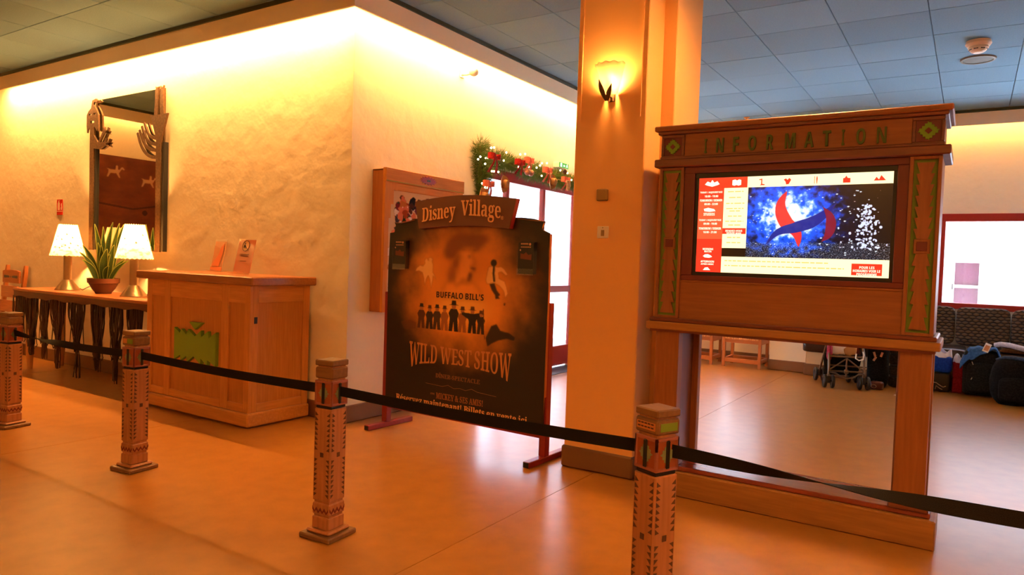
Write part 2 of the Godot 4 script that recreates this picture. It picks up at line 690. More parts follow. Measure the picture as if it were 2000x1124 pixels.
	for q in tiles:
		var a: Vector3 = q[1] + Vector3(0.003, 0, 0.003)
		var c: Vector3 = q[2] - Vector3(0.003, 0, 0.003)
		if not q[3] or cnt >= 300:
			rest.box(a, c)
			continue
		cnt += 1
		var key := "%.2f %.2f" % [c.x - a.x, c.z - a.z]
		if not shared.has(key):
			shared[key] = slab_box((a.x - c.x) / 2, (c.x - a.x) / 2, 0, 0.03, (a.z - c.z) / 2, (c.z - a.z) / 2, 0.004).mesh(Vector3.ZERO, K)
		var o := MeshInstance3D.new()
		o.name = "ceiling_tile"
		o.mesh = shared[key]
		o.material_override = tm[rng.randi() % 4]
		o.position = Vector3((a.x + c.x) / 2, CEIL + rng.randf_range(-0.001, 0.0015), (a.z + c.z) / 2) * K
		ce.add_child(o, true)
	var ro := part(ce, "ceiling_tiles", rest, tm[1])
	ro.set_meta("kind", "stuff")
	# cove fascia boards hanging below the ceiling edge, with a dark bead on top and a tube behind
	var tube := glow(lin(WARM), 1.2)
	var fascia := func(k: int, lo: Vector3, hi: Vector3, face: Vector3) -> void:
		var along_x: bool = hi.x - lo.x > hi.z - lo.z
		var t0 := Vector3(lo.x, 3.628, lo.z)
		var t := struct("trim_%d" % k, slab_box(lo.x, hi.x, 3.628, CEIL + 0.03, lo.z, hi.z), M.plaster, "cream cove fascia that hides the strip lamp at the wall head", "trim")
		var f := MB.new()
		var o := face * 0.016
		f.box(Vector3(lo.x, 3.80, lo.z) + o.min(Vector3.ZERO), Vector3(hi.x, CEIL, hi.z) + o.max(Vector3.ZERO), 0.003)
		part(t, "bead", f, M.dark_green, "dark bead along the top of the fascia")
		var g := MB.new()
		var c := (lo + hi) * 0.5 - face * 0.09
		c.y = 3.775
		var r := Vector3((hi.x - lo.x) / 2 - 0.05 if along_x else 0.02, 0, 0.0 if along_x else (hi.z - lo.z) / 2 - 0.05)
		g.rod(c - r * (Vector3(1, 0, 0) if along_x else Vector3(0, 0, 1)), c + r * (Vector3(1, 0, 0) if along_x else Vector3(0, 0, 1)), 0.012, 6)
		part(t, "strip_lamp", g, tube, "warm tube lamp behind the fascia")
	fascia.call(1, Vector3(-11.68, 0, -4.30), Vector3(-4.45, 0, -4.28), Vector3(0, 0, 1))
	fascia.call(2, Vector3(-4.47, 0, -11.65), Vector3(-4.45, 0, -4.30), Vector3(1, 0, 0))
	fascia.call(3, Vector3(-4.45, 0, -11.67), Vector3(5.25, 0, -11.65), Vector3(0, 0, 1))
	fascia.call(4, Vector3(-11.70, 0, -4.28), Vector3(-11.68, 0, 3.75), Vector3(1, 0, 0))
	fascia.call(5, Vector3(-11.70, 0, 3.75), Vector3(5.25, 0, 3.77), Vector3(0, 0, -1))
	fascia.call(6, Vector3(5.25, 0, -11.65), Vector3(5.27, 0, 3.75), Vector3(-1, 0, 0))
	# windows of the far wall
	window(1, -0.41, 4.2, 1.07, 2.43, BACK_A, 0.065, 0.11, [1.9])
	window(2, -3.95, -2.75, 0.55, 2.42, BACK_A, 0.055, 0.09, [])


func in_view(q: Vector3, slack: float) -> bool:
	var bs := Basis.from_euler(Vector3(deg_to_rad(-1.93), deg_to_rad(32.991), deg_to_rad(1.958)))
	var c := bs.inverse() * (q - Vector3(0, 1.5, 0))
	if c.z > -0.1:
		return false
	return absf(c.x / -c.z) < 1000.0 / 1379.8 * slack and absf(c.y / -c.z) < 562.0 / 1379.8 * slack


func window(k: int, x0: float, x1: float, y0: float, y1: float, z: float, side: float, top: float, mullions: Array) -> void:
	var f := MB.new()
	add(f, x0, x1, y1 - top, y1, z - 0.12, z + 0.03)
	add(f, x0, x1, y0, y0 + 0.085, z - 0.12, z + 0.03)
	add(f, x0, x0 + side, y0 + 0.085, y1 - top, z - 0.12, z + 0.025)
	add(f, x1 - side, x1, y0 + 0.085, y1 - top, z - 0.12, z + 0.025)
	for m in mullions:
		add(f, m - side / 2, m + side / 2, y0 + 0.085, y1 - top, z - 0.10, z + 0.02)
	var w := struct("window_%d" % k, f, M.red, "wide red framed window above the woven cushions" if k == 1 else "red framed window above the wooden chairs", "window")
	var edges := [x0 + side] + mullions + [x1 - side]
	for i in edges.size() - 1:
		part(w, "pane", slab_box(edges[i], edges[i + 1], y0 + 0.085, y1 - top, z - 0.055, z - 0.045), M.glass)


func soft(size: Vector2i, times: int, draw: Callable, tint := Color(0.6, 0.33, 0.13, 0.0)) -> Image:
	# a layer drawn sharp and then softened by halving and doubling it step by step
	var im := Image.create_empty(size.x, size.y, false, Image.FORMAT_RGBA8)
	im.fill(tint)
	draw.call(im)
	var s := size
	var n := 0
	while times > 1:
		s = s / 2
		im.resize(s.x, s.y, Image.INTERPOLATE_BILINEAR)
		times /= 2
		n += 1
	for k in n:
		s = size / (1 << (n - 1 - k))
		im.resize(s.x, s.y, Image.INTERPOLATE_BILINEAR)
	return im


func fill(im: Image, poly: PackedVector2Array, c: Color) -> void:
	var lo := poly[0]
	var hi := poly[0]
	for q in poly:
		lo = lo.min(q)
		hi = hi.max(q)
	for y in range(maxi(0, int(lo.y)), mini(im.get_height() - 1, int(hi.y)) + 1):
		var xs: Array[float] = []
		for k in poly.size():
			var a := poly[k]
			var b := poly[(k + 1) % poly.size()]
			var yy := y + 0.5
			if (a.y <= yy) != (b.y <= yy):
				xs.append(a.x + (yy - a.y) / (b.y - a.y) * (b.x - a.x))
		xs.sort()
		for k in range(0, xs.size() - 1, 2):
			var xa := maxi(0, int(xs[k] + 0.5))
			var xb := mini(im.get_width(), int(xs[k + 1] + 0.5))
			if xb > xa:
				im.fill_rect(Rect2i(xa, y, xb - xa, 1), c)


func disc(c: Vector2, rx: float, ry: float, seg := 20) -> PackedVector2Array:
	var p := PackedVector2Array()
	for k in seg:
		p.append(c + Vector2(cos(TAU * k / seg) * rx, sin(TAU * k / seg) * ry))
	return p


func moved(p: PackedVector2Array, o: Vector2, s: Vector2) -> PackedVector2Array:
	var r := PackedVector2Array()
	for q in p:
		r.append(o + q * s)
	return r


func over(base: Image, layer: Image) -> void:
	base.blend_rect(layer, Rect2i(0, 0, layer.get_width(), layer.get_height()), Vector2i.ZERO)


# a horse with a rider, within a unit square, head to the left
func horse() -> PackedVector2Array:
	return PackedVector2Array([Vector2(0.0, 0.30), Vector2(0.10, 0.12), Vector2(0.20, 0.16), Vector2(0.28, 0.34), Vector2(0.36, 0.36), Vector2(0.36, 0.10), Vector2(0.42, 0.02), Vector2(0.48, 0.10), Vector2(0.50, 0.36), Vector2(0.78, 0.36), Vector2(0.98, 0.30), Vector2(0.86, 0.46), Vector2(0.88, 0.66), Vector2(0.96, 0.98), Vector2(0.86, 0.98), Vector2(0.74, 0.68), Vector2(0.46, 0.66), Vector2(0.30, 0.98), Vector2(0.22, 0.96), Vector2(0.30, 0.64), Vector2(0.22, 0.44), Vector2(0.14, 0.30), Vector2(0.04, 0.38)])


func mural() -> void:
	var im := Image.create_empty(640, 400, false, Image.FORMAT_RGBA8)
	var nz := FastNoiseLite.new()
	nz.seed = 3
	nz.frequency = 0.012
	nz.fractal_octaves = 5
	for y in 400:
		for x in 640:
			var k := 0.5 + 0.5 * nz.get_noise_2d(x, y * 2.0)
			im.set_pixel(x, y, Color(0.36, 0.16, 0.09).lerp(Color(0.52, 0.26, 0.15), k))
	over(im, soft(Vector2i(640, 400), 2, func(l: Image) -> void:
		for q in [Vector2(120, 40), Vector2(215, 52), Vector2(330, 30), Vector2(470, 70)]:
			fill(l, moved(horse(), q, Vector2(62, 46)), Color(0.80, 0.66, 0.52, 0.9))
		var crack := PackedVector2Array([Vector2(20, 150), Vector2(130, 140), Vector2(300, 175), Vector2(520, 150), Vector2(620, 165), Vector2(520, 158), Vector2(300, 183), Vector2(130, 148)])
		fill(l, crack, Color(0.24, 0.10, 0.06, 0.8))
		fill(l, disc(Vector2(260, 190), 10, 10), Color(0.2, 0.08, 0.05, 0.8))))
	var m := mat(Color.WHITE, 0.8)
	m.albedo_texture = ImageTexture.create_from_image(im)
	var b := MB.new()
	b.quad(Vector3(-11.88, 1.15, -1.0), Vector3(-11.88, 1.15, -4.2), Vector3(-11.88, 3.05, -4.2), Vector3(-11.88, 3.05, -1.0), Vector3(1, 0, 0))
	var bk := slab_box(-11.922, -11.8805, 1.15, 3.05, -4.2, -1.0)
	var r := thing("hide_mural", "brown painted hide mural with pale riders on horses seen in the mirror", "mural", Vector3(-11.93, 1.15, -2.6))
	part(r, "painted_face", b, m)
	part(r, "backing", bk, M.base)


func outside() -> void:
	struct("ground", slab_box(-40, 40, -0.5, -0.31, -45, 30), mat(Color(0.93, 0.93, 0.92), 0.9), "pale paving outside the windows", "ground")
	var wb := MB.new()
	add(wb, -12, -0.40, -0.31, 8.0, -17.6, -17.0, 0)
	add(wb, 0.20, 12, -0.31, 8.0, -17.6, -17.0, 0)
	add(wb, -0.40, 0.20, 1.90, 8.0, -17.6, -17.0, 0)
	struct("wall_outside", wb, mat(Color(0.58, 0.57, 0.585), 0.9), "white building across the court seen through the window", "building")
	var f := MB.new()
	add(f, -0.40, -0.29, -0.31, 1.90, -17.1, -16.95)
	add(f, 0.12, 0.20, -0.31, 1.90, -17.1, -16.95)
	add(f, -0.29, 0.12, 1.83, 1.90, -17.1, -16.95)
	add(f, -0.29, 0.12, 1.32, 1.38, -17.08, -16.97)
	add(f, -0.29, 0.12, -0.31, 0.2, -17.08, -16.97)
	var d := struct("door_2", f, mat(Color(0.42, 0.35, 0.345), 0.5), "pale framed glazed door in the white building outside", "door")
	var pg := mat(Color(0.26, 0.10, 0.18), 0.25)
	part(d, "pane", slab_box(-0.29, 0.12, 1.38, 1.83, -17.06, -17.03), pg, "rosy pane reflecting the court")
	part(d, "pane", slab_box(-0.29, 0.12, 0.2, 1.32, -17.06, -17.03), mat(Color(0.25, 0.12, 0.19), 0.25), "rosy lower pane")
	part(d, "handle", slab_box(-0.33, -0.31, 1.28, 1.40, -16.95, -16.93, 0.004), M.black)
	for x in [-0.40, 0.27]:
		var g := MB.new()
		g.lathe(PackedVector2Array([Vector2(0, 0.05), Vector2(0.045, 0.045), Vector2(0.06, 0.0), Vector2(0.05, -0.05), Vector2(0, -0.055)]), Vector3(x, 2.05, -16.94), 16)
		add(g, x - 0.02, x + 0.02, 2.03, 2.07, -17.0, -16.94)
		single("outdoor_lamp", g, M.white, "small white wall lamp outside, %s the door" % ("left of" if x < 0 else "right of"), "wall lamp", Vector3(x, 2.05, -16.97), "outdoor wall lamps")


func column() -> void:
	var b := MB.new()
	add(b, -2.50, -1.952, 0, CEIL + 0.03, -4.95, -4.64, 0.006)
	add(b, -2.62, -1.852, 0, CEIL + 0.03, -5.45, -4.92, 0.006)
	add(b, -2.50, -1.952, 0, CEIL + 0.03, -5.75, -5.42, 0.006)
	var c := struct("pillar", b, M.orange, "square plaster pillar carrying the wall lamp and switches", "pillar")
	var g := MB.new()
	for x in [-2.463, -1.993]:
		add(g, x - 0.004, x + 0.004, 2.56, CEIL, -4.64, -4.634, 0.001)
	part(c, "corner_bead", g, M.orange)
	var p := MB.new()
	add(p, -2.515, -1.962 + 0.02, 0, 0.16, -4.95, -4.62, 0.012)
	add(p, -2.635, -1.837, 0, 0.16, -5.47, -4.90, 0.012)
	add(p, -2.515, -1.937, 0, 0.16, -5.77, -5.40, 0.012)
	part(c, "plinth", p, M.base, "brown stone plinth of the pillar")
	# wall lamp: a bent shade held by two feathers
	var at := Vector3(-2.215, 2.68, -4.64)
	var r := thing("wall_lamp", "lit parchment wall lamp with metal feathers on the pillar", "wall lamp", at)
	var sh := MB.new()
	sh.sheet(func(s: float, t: float) -> Vector3:
		var a := lerpf(-1.15, 1.15, s)
		var w := lerpf(0.045, 0.125, t)
		var dip := -0.006 * (1.0 + cos(s * TAU * 5.0)) if t > 0.99 else 0.0
		return at + Vector3(sin(a) * w * 1.05, 0.05 + t * 0.215 + dip, cos(a) * w * 1.1 - 0.02 + t * 0.01), 30, 12, 0.0)
	var pm := mat(Color(0.95, 0.86, 0.70), 0.8, 0.0, 0.2)
	pm.backlight_enabled = true
	pm.backlight = Color(0.62, 0.50, 0.34)
	part(r, "shade", sh, pm, "parchment shade")
	var fe := MB.new()
	for k in [[-0.025, -0.12, 0.15], [0.03, 0.10, 0.11]]:
		fe.sheet(func(s: float, t: float) -> Vector3:
			var w: float = 0.018 * sin(PI * clampf(t * 0.92 + 0.08, 0.0, 1.0)) + 0.001
			return at + Vector3(k[0] * 0.2 + (s - 0.5) * 2.0 * w + k[1] * t * 0.4, t * k[2] - 0.01, 0.09 + 0.03 * sin(t * 2.0) - absf(s - 0.5) * 0.012), 4, 10, 0.003)
	part(r, "feather", fe, M.iron, "dark metal feathers")
	var bp := MB.new()
	bp.rod(at + Vector3(0, 0.03, 0.0), at + Vector3(0, 0.03, 0.095), 0.008)
	add(bp, at.x - 0.025, at.x + 0.025, at.y, at.y + 0.09, at.z, at.z + 0.012)
	part(r, "bracket", bp, M.iron)
	var bu := MB.new()
	bu.ball(at + Vector3(0.0, 0.135, 0.034), 0.016)
	part(r, "bulb", bu, glow(lin(WARM), 14.0), "glowing bulb")
	omni(at + Vector3(0.0, 0.135, 0.034), 0.42, 0.015)
	# switch plates
	var s := MB.new()
	add(s, -2.292, -2.212, 1.974, 2.058, -4.64, -4.60, 0.006)
	var box_ := single("thermostat_box", s, mat(Color(0.50, 0.38, 0.2), 0.3, 0.5), "small brass box on the pillar below the wall lamp", "control box", Vector3(-2.252, 2.016, -4.64))
	var s2 := MB.new()
	add(s2, -2.288, -2.198, 1.706, 1.793, -4.64, -4.63, 0.004)
	var sw := single("switch_plate", s2, mat(Color(0.9, 0.84, 0.76), 0.35), "cream switch plate with a narrow key slot on the pillar", "switch", Vector3(-2.243, 1.75, -4.64))
	var s3 := MB.new()
	add(s3, -2.256, -2.230, 1.722, 1.765, -4.63, -4.627, 0.001)
	part(sw, "key_slot", s3, mat(Color(0.6, 0.48, 0.36), 0.4))
	var s4 := MB.new()
	s4.ball(Vector3(-2.243, 1.782, -4.629), 0.005)
	part(sw, "screw", s4, M.steel)


func pv(a: Array) -> PackedVector2Array:
	var p := PackedVector2Array()
	for k in range(0, a.size(), 2):
		p.append(Vector2(a[k], a[k + 1]))
	return p


func ribbon(pts: Array, w0: float, w1: float) -> PackedVector2Array:
	# an outline of even width about a curve through points
	var c := Curve2D.new()
	for k in pts.size():
		var d: Vector2 = (pts[mini(k + 1, pts.size() - 1)] - pts[maxi(k - 1, 0)]) * 0.18
		c.add_point(pts[k], -d, d)
	var l := c.tessellate_even_length(4, 0.03)
	var left := PackedVector2Array()
	var right := PackedVector2Array()
	for k in l.size():
		var d := (l[mini(k + 1, l.size() - 1)] - l[maxi(k - 1, 0)]).normalized()
		var w := lerpf(w0, w1, float(k) / (l.size() - 1)) * 0.5
		left.append(l[k] + Vector2(-d.y, d.x) * w)
		right.append(l[k] - Vector2(-d.y, d.x) * w)
	right.reverse()
	left.append_array(right)
	return left


func left_wall_things() -> void:
	# mirror held between two cut iron figures
	var at := Vector3(-8.36, 1.49, ZW)
	var r := thing("wall_mirror", "tall wall mirror between two cut iron figures above the console table", "mirror", at)
	var b := slab_box(-9.12, -7.63, 1.50, 3.33, ZW, ZW + 0.02, 0.003)
	part(r, "backing", b, M.iron)
	var mm := mat(Color(0.93, 0.92, 0.88), 0.015, 1.0)
	part(r, "mirror_glass", slab_box(-9.10, -7.66, 1.51, 3.325, ZW + 0.02, ZW + 0.026), mm)
	var z := ZW + 0.06
	b = MB.new()
	var head := pv([-9.165, 3.0, -9.19, 2.977, -9.205, 2.99, -9.232, 2.935, -9.246, 3.022, -9.246, 3.153, -9.204, 3.199, -9.146, 3.229, -9.119, 3.322, -9.032, 3.338, -8.985, 3.31, -9.021, 3.29, -9.075, 3.300, -9.085, 3.269, -9.018, 3.203, -8.974, 3.14, -8.964, 2.99, -8.963, 2.936, -8.983, 2.972, -9.002, 2.944, -9.045, 2.987, -9.071, 3.0])
	# eyes and mouth are cut through: the head is kept only round them
	var keep := [[-9.3, 3.165, -8.9, 3.4], [-9.3, 3.145, -9.19, 3.166], [-9.135, 3.145, -9.085, 3.166], [-9.025, 3.145, -8.9, 3.166], [-9.3, 3.078, -8.9, 3.146], [-9.3, 3.045, -9.155, 3.079], [-9.065, 3.045, -8.9, 3.079], [-9.3, 2.9, -8.9, 3.046]]
	for q in keep:
		for piece in Geometry2D.intersect_polygons(head, pv([q[0], q[1], q[2], q[1], q[2], q[3], q[0], q[3]])):
			b.plate(piece, z, 0.02)
	part(r, "iron_head", b, M.iron, "cut iron head with a feather")
	b = MB.new()
	b.plate(pv([-9.165, 3.004, -9.071, 3.0, -9.068, 2.894, -8.973, 2.803, -8.86, 2.93, -8.85, 2.972, -8.845, 2.985, -8.835, 2.935, -8.821, 2.978, -8.812, 2.925, -8.783, 2.933, -8.815, 2.910, -8.782, 2.895, -8.829, 2.905, -8.925, 2.80, -8.835, 2.80, -8.800, 2.845, -8.808, 2.805, -8.765, 2.836, -8.79, 2.795, -8.741, 2.795, -8.785, 2.775, -8.749, 2.739, -8.815, 2.76, -8.938, 2.722, -9.073, 2.735, -9.065, 1.495, -9.158, 1.495]), z, 0.02)
	part(r, "iron_figure", b, M.iron, "cut iron figure with two raised hands")
	add_side(r, -9.06, -9.04, 1.50, 2.73)
	b = MB.new()
	b.plate(pv([-7.695, 3.025, -7.767, 3.032, -7.748, 3.208, -7.751, 3.30, -7.735, 3.315, -7.745, 3.345, -7.720, 3.325, -7.705, 3.338, -7.695, 3.32, -7.680, 3.34, -7.690, 3.31, -7.695, 3.19]), z, 0.02)
	b.plate(pv([-7.569, 3.019, -7.645, 3.03, -7.657, 3.172, -7.640, 3.30, -7.650, 3.345, -7.625, 3.325, -7.605, 3.32, -7.585, 3.345, -7.595, 3.30, -7.592, 3.197]), z, 0.02)
	b.plate(pv([-7.832, 3.024, -7.498, 3.030, -7.606, 2.78, -7.62, 2.70, -7.612, 1.495, -7.705, 1.495, -7.715, 2.76]), z, 0.02)
	part(r, "iron_legs", b, M.iron, "upside down cut iron figure with a skirt")
	add_side(r, -7.605, -7.565, 1.50, 2.72)
	var arms := [[Vector2(-8.105, 2.855), Vector2(-8.032, 2.715), Vector2(-7.928, 2.616), Vector2(-7.81, 2.567), Vector2(-7.70, 2.558)], [Vector2(-8.063, 2.885), Vector2(-7.983, 2.749), Vector2(-7.863, 2.663), Vector2(-7.70, 2.632)], [Vector2(-8.016, 2.925), Vector2(-7.951, 2.812), Vector2(-7.848, 2.731), Vector2(-7.70, 2.697)], [Vector2(-7.968, 2.965), Vector2(-7.91, 2.86), Vector2(-7.834, 2.799), Vector2(-7.70, 2.764)]]
	for a in arms:
		b = MB.new()
		b.plate(ribbon(a, 0.026, 0.040), z, 0.015)
		part(r, "iron_rib", b, M.iron)

	# fire extinguisher sign
	var sg := MB.new()
	add(sg, -10.095, -9.945, 1.935, 2.137, ZW, ZW + 0.006, 0.001)
	var fs := single("fire_sign", sg, mat(Color(0.82, 0.10, 0.05), 0.4), "small red fire extinguisher sign on the wall left of the mirror", "sign", Vector3(-10.02, 1.935, ZW))
	var pm := mat(Color(0.95, 0.85, 0.75), 0.5)
	b = MB.new()
	b.plate(pv([-10.068, 1.998, -10.018, 1.998, -10.018, 2.085, -10.028, 2.10, -10.035, 2.105, -10.035, 2.115, -10.020, 2.120, -10.020, 2.124, -10.065, 2.120, -10.065, 2.116, -10.048, 2.115, -10.048, 2.105, -10.060, 2.098, -10.068, 2.085]), ZW + 0.008, 0.002)
	b.plate(pv([-9.99, 2.0, -9.955, 2.0, -9.955, 2.04, -9.965, 2.09, -9.985, 2.07, -9.975, 2.045, -9.99, 2.03]), ZW + 0.008, 0.002)
	add(b, -10.095, -9.945, 1.979, 1.987, ZW + 0.006, ZW + 0.0075, 0)
	part(fs, "pictogram", b, pm, "pale extinguisher and flame pictogram")

	console()
	for k in 2:
		lamp_on_table(k, Vector3(-9.13, 1.0, -4.22) if k == 0 else Vector3(-7.665, 1.0, -4.22))
	plant(Vector3(-8.30, 1.0, -4.22))
	b = MB.new()
	b.block(Vector3(-9.46, 1.012, -4.36), Vector3(0.05, 0.016, 0.03), 1.0, 1.0, 14, 8)
	single("cable_box", b, M.black, "small black cable switch lying on the console behind the left lamp", "switch", Vector3(-9.46, 1.0, -4.36))

	# wooden chairs: one beside the console, two at the far wall
	var ch := chair()
	ch.position = Vector3(-11.12, 0, -4.12) * K
	tag(ch, "wooden chair with a slotted back rail left of the console table", "chair", "carved wooden chairs")
	dup(ch, "wooden_chair", Vector3(-3.70, 0, -11.42), "wooden chair at the far wall cut off by the kiosk leg", "carved wooden chairs")
	dup(ch, "wooden_chair", Vector3(-2.955, 0, -11.44), "wooden chair at the far wall next to the plaster pier", "carved wooden chairs")


func add_side(r: Node3D, x0: float, x1: float, y0: float, y1: float) -> void:
	part(r, "side_rail", slab_box(x0, x1, y0, y1, ZW, ZW + 0.05, 0.002), mat(Color(0.10, 0.08, 0.06), 0.6))


func chair() -> Node3D:
	var r := thing("wooden_chair", "", "chair", Vector3.ZERO, "", true)
	var wv := wood(Color(0.62, 0.34, 0.15), Color(0.74, 0.44, 0.22), 1)
	var wh := wood(Color(0.62, 0.34, 0.15), Color(0.74, 0.44, 0.22), 0)
	for s in [-1.0, 1.0]:
		var p := MB.new()
		p.bar(Vector3(s * 0.275, 0, 0.24), Vector3(s * 0.275, 0.47, 0.24), 0.045, 0.045, Vector3.BACK)
		part(r, "leg", p, wv)
		p = MB.new()
		p.bar(Vector3(s * 0.275, 0, -0.24), Vector3(s * 0.275, 0.47, -0.24), 0.045, 0.045, Vector3.BACK)
		p.prism(pv([-0.024, 0.47, 0.024, 0.47, 0.030, 1.16, 0.012, 1.25, -0.012, 1.25, -0.026, 1.16]), Vector3(s * 0.275, 0, -0.262), Vector3.RIGHT, Vector3(0, 0.995, -0.10), Vector3(0, 0, 0.045))
		part(r, "back_post", p, wv)
		p = MB.new()
		add(p, s * 0.275 - 0.016, s * 0.275 + 0.016, 0.075, 0.135, -0.24, 0.24)
		part(r, "side_stretcher", p, wh)
		p = MB.new()
		add(p, s * 0.275 - 0.016, s * 0.275 + 0.016, 0.37, 0.455, -0.24, 0.24)
		part(r, "side_rail", p, wh)
	var f := MB.new()
	add(f, -0.275, 0.275, 0.07, 0.135, 0.224, 0.256)
	part(r, "stretcher", f, wh)
	f = MB.new()
	add(f, -0.275, 0.275, 0.38, 0.44, 0.224, 0.258)
	part(r, "front_rail", f, wh)
	f = MB.new()
	add(f, -0.275, 0.275, 0.075, 0.135, -0.256, -0.224)
	part(r, "stretcher", f, wh)
	# woven seat: cords wrapped over the rails
	f = MB.new()
	for k in 26:
		var x := -0.25 + k * 0.02
		f.tube(PackedVector3Array([Vector3(x, 0.435, 0.268), Vector3(x, 0.468, 0.262), Vector3(x, 0.474, 0.22), Vector3(x, 0.470, -0.2), Vector3(x, 0.46, -0.25)]), PackedFloat32Array([0.0098]), 6)
	part(r, "woven_seat", f, mat(Color(0.80, 0.55, 0.33), 0.85))
	var tilt := func(y: float) -> float:
		return -0.24 - (y - 0.47) * 0.10
	var top := MB.new()
	top.prism(pv([-0.25, 1.00, 0.25, 1.00, 0.25, 1.16, 0.18, 1.175, 0.0, 1.18, -0.18, 1.175, -0.25, 1.16]), Vector3(0, 0, tilt.call(1.08) - 0.012), Vector3.RIGHT, Vector3(0, 1, 0), Vector3(0, 0, 0.026))
	part(r, "top_rail", top, wh)
	var sl := MB.new()
	var zf: float = tilt.call(1.08) + 0.0145
	for s in [-1.0, 1.0]:
		sl.plate(pv([s * 0.028, 1.085, s * 0.06, 1.07, s * 0.20, 1.065, s * 0.21, 1.085, s * 0.20, 1.105, s * 0.06, 1.10]), zf, 0.002)
		sl.plate(pv([s * 0.004, 1.07, s * 0.022, 1.085, s * 0.004, 1.10]), zf, 0.002)
	part(r, "carved_slot", sl, M.black, "dark carved slot and arrow points")
	for y in [[0.80, 0.96], [0.60, 0.76]]:
		var q := MB.new()
		add(q, -0.25, 0.25, y[0], y[1], tilt.call((y[0] + y[1]) / 2) - 0.01, tilt.call((y[0] + y[1]) / 2) + 0.012)
		part(r, "back_slat", q, wh)
	return r


func console() -> void:
	var at := Vector3(-8.3, 0, -4.21)
	var r := thing("console_table", "long console table with a scalloped brown apron and knotted leather fringe", "table", at)
	var top := wood(Color(0.55, 0.30, 0.15), Color(0.66, 0.38, 0.2), 0, 0.3)
	var dark := wood(Color(0.30, 0.16, 0.09), Color(0.40, 0.22, 0.12), 0, 0.5)
	part(r, "tabletop", slab_box(-9.84, -6.80, 0.965, 1.0, -4.50, -3.92, 0.006), top)
	# scalloped front board
	var p := PackedVector2Array([Vector2(-9.83, 0.965), Vector2(-9.83, 0.885)])
	for k in 61:
		var s := k / 60.0
		p.append(Vector2(lerpf(-9.82, -6.82, s), 0.885 + 0.022 * absf(sin(s * PI * 7.0 + 0.4)) * (1.0 if int(s * 7.0 + 0.13) % 2 == 0 else 0.6)))
	p.append(Vector2(-6.81, 0.965))
	var b := MB.new()
	b.plate(p, -3.932, 0.03)
	part(r, "apron", b, dark, "scalloped apron board")
	b = MB.new()
	add(b, -9.82, -9.79, 0.88, 0.965, -4.48, -3.96)
	part(r, "side_board", b, dark)
	b = MB.new()
	add(b, -6.86, -6.83, 0.88, 0.965, -4.48, -3.96)
	part(r, "side_board", b, dark)
	var pale := wood(Color(0.74, 0.52, 0.30), Color(0.83, 0.6, 0.37), 1)
	for x in [-9.70, -7.36]:
		for z in [-4.06, -4.42]:
			var l := MB.new()
			l.lathe(pv([0.0, 0.0, 0.03, 0.0, 0.042, 0.2, 0.05, 0.9, 0.0, 0.9]), Vector3(x, 0, z), 16, false)
			part(r, "leg", l, pale)
	# leather fringe: strips gathered into knots
	var lm := [mat(Color(0.17, 0.095, 0.06), 0.65), mat(Color(0.21, 0.12, 0.075), 0.6), mat(Color(0.26, 0.15, 0.09), 0.6)]
	var spots := [[-9.74, 0.40, 0.46, 0.30], [-9.42, 0.36, 0.20, 0.34], [-9.10, 0.42, 0.19, 0.26], [-8.77, 0.40, 0.11, 0.34], [-8.34, 0.42, 0.05, 0.40], [-7.90, 0.36, 0.17, 0.32], [-7.52, 0.40, 0.08, 0.30], [-7.16, 0.42, 0.2, 0.32]]
	for q in spots:
		var x0: float = q[0]
		var ky: float = q[1]
		var by: float = q[2]
		var wide: float = q[3]
		b = MB.new()
		for k in 34:
			var s := k / 33.0 - 0.5
			var zz := -3.955 + rng.randf_range(-0.020, 0.012)
			var tx := x0 + s * wide * 0.82
			var kx := x0 + s * 0.06 + rng.randf_range(-0.012, 0.012)
			var ey := by + rng.randf_range(0.0, 0.5) * rng.randf() * (ky - by) if k % 3 == 0 else ky - 0.03 - 0.05 * rng.randf()
			var ex := kx + rng.randf_range(-0.03, 0.03)
			var bow := rng.randf_range(-0.012, 0.012)
			var w := rng.randf_range(0.006, 0.012)
			var free := k % 9 == 4
			b.sheet(func(u: float, t: float) -> Vector3:
				var y: float
				var x: float
				if t < 0.55:
					var h: float = t / 0.55
					y = lerpf(0.905, ky, h)
					x = lerpf(tx, tx if free else kx, smoothstep(0.25, 1.0, h)) + bow * sin(h * PI)
				else:
					var h := (t - 0.55) / 0.45
					y = lerpf(ky, minf(ey, ky - 0.05), h)
					x = lerpf(tx if free else kx, (tx if free else ex) + 0.008 * sin(h * 6.0), h)
				return Vector3(x + (u - 0.5) * 2.0 * w * (1.0 if t < 0.5 else 0.75), y, zz + 0.010 * sin(t * 7.0 + k)), 1, 10, 0.004)
		var fr := part(r, "leather_fringe", b, lm[rng.randi() % 3])
		var kn := MB.new()
		kn.block(Vector3(x0, ky, -3.955), Vector3(0.052, 0.05, 0.03), 0.9, 0.9, 14, 8, 0.2, x0)
		part(fr, "knot", kn, lm[0])


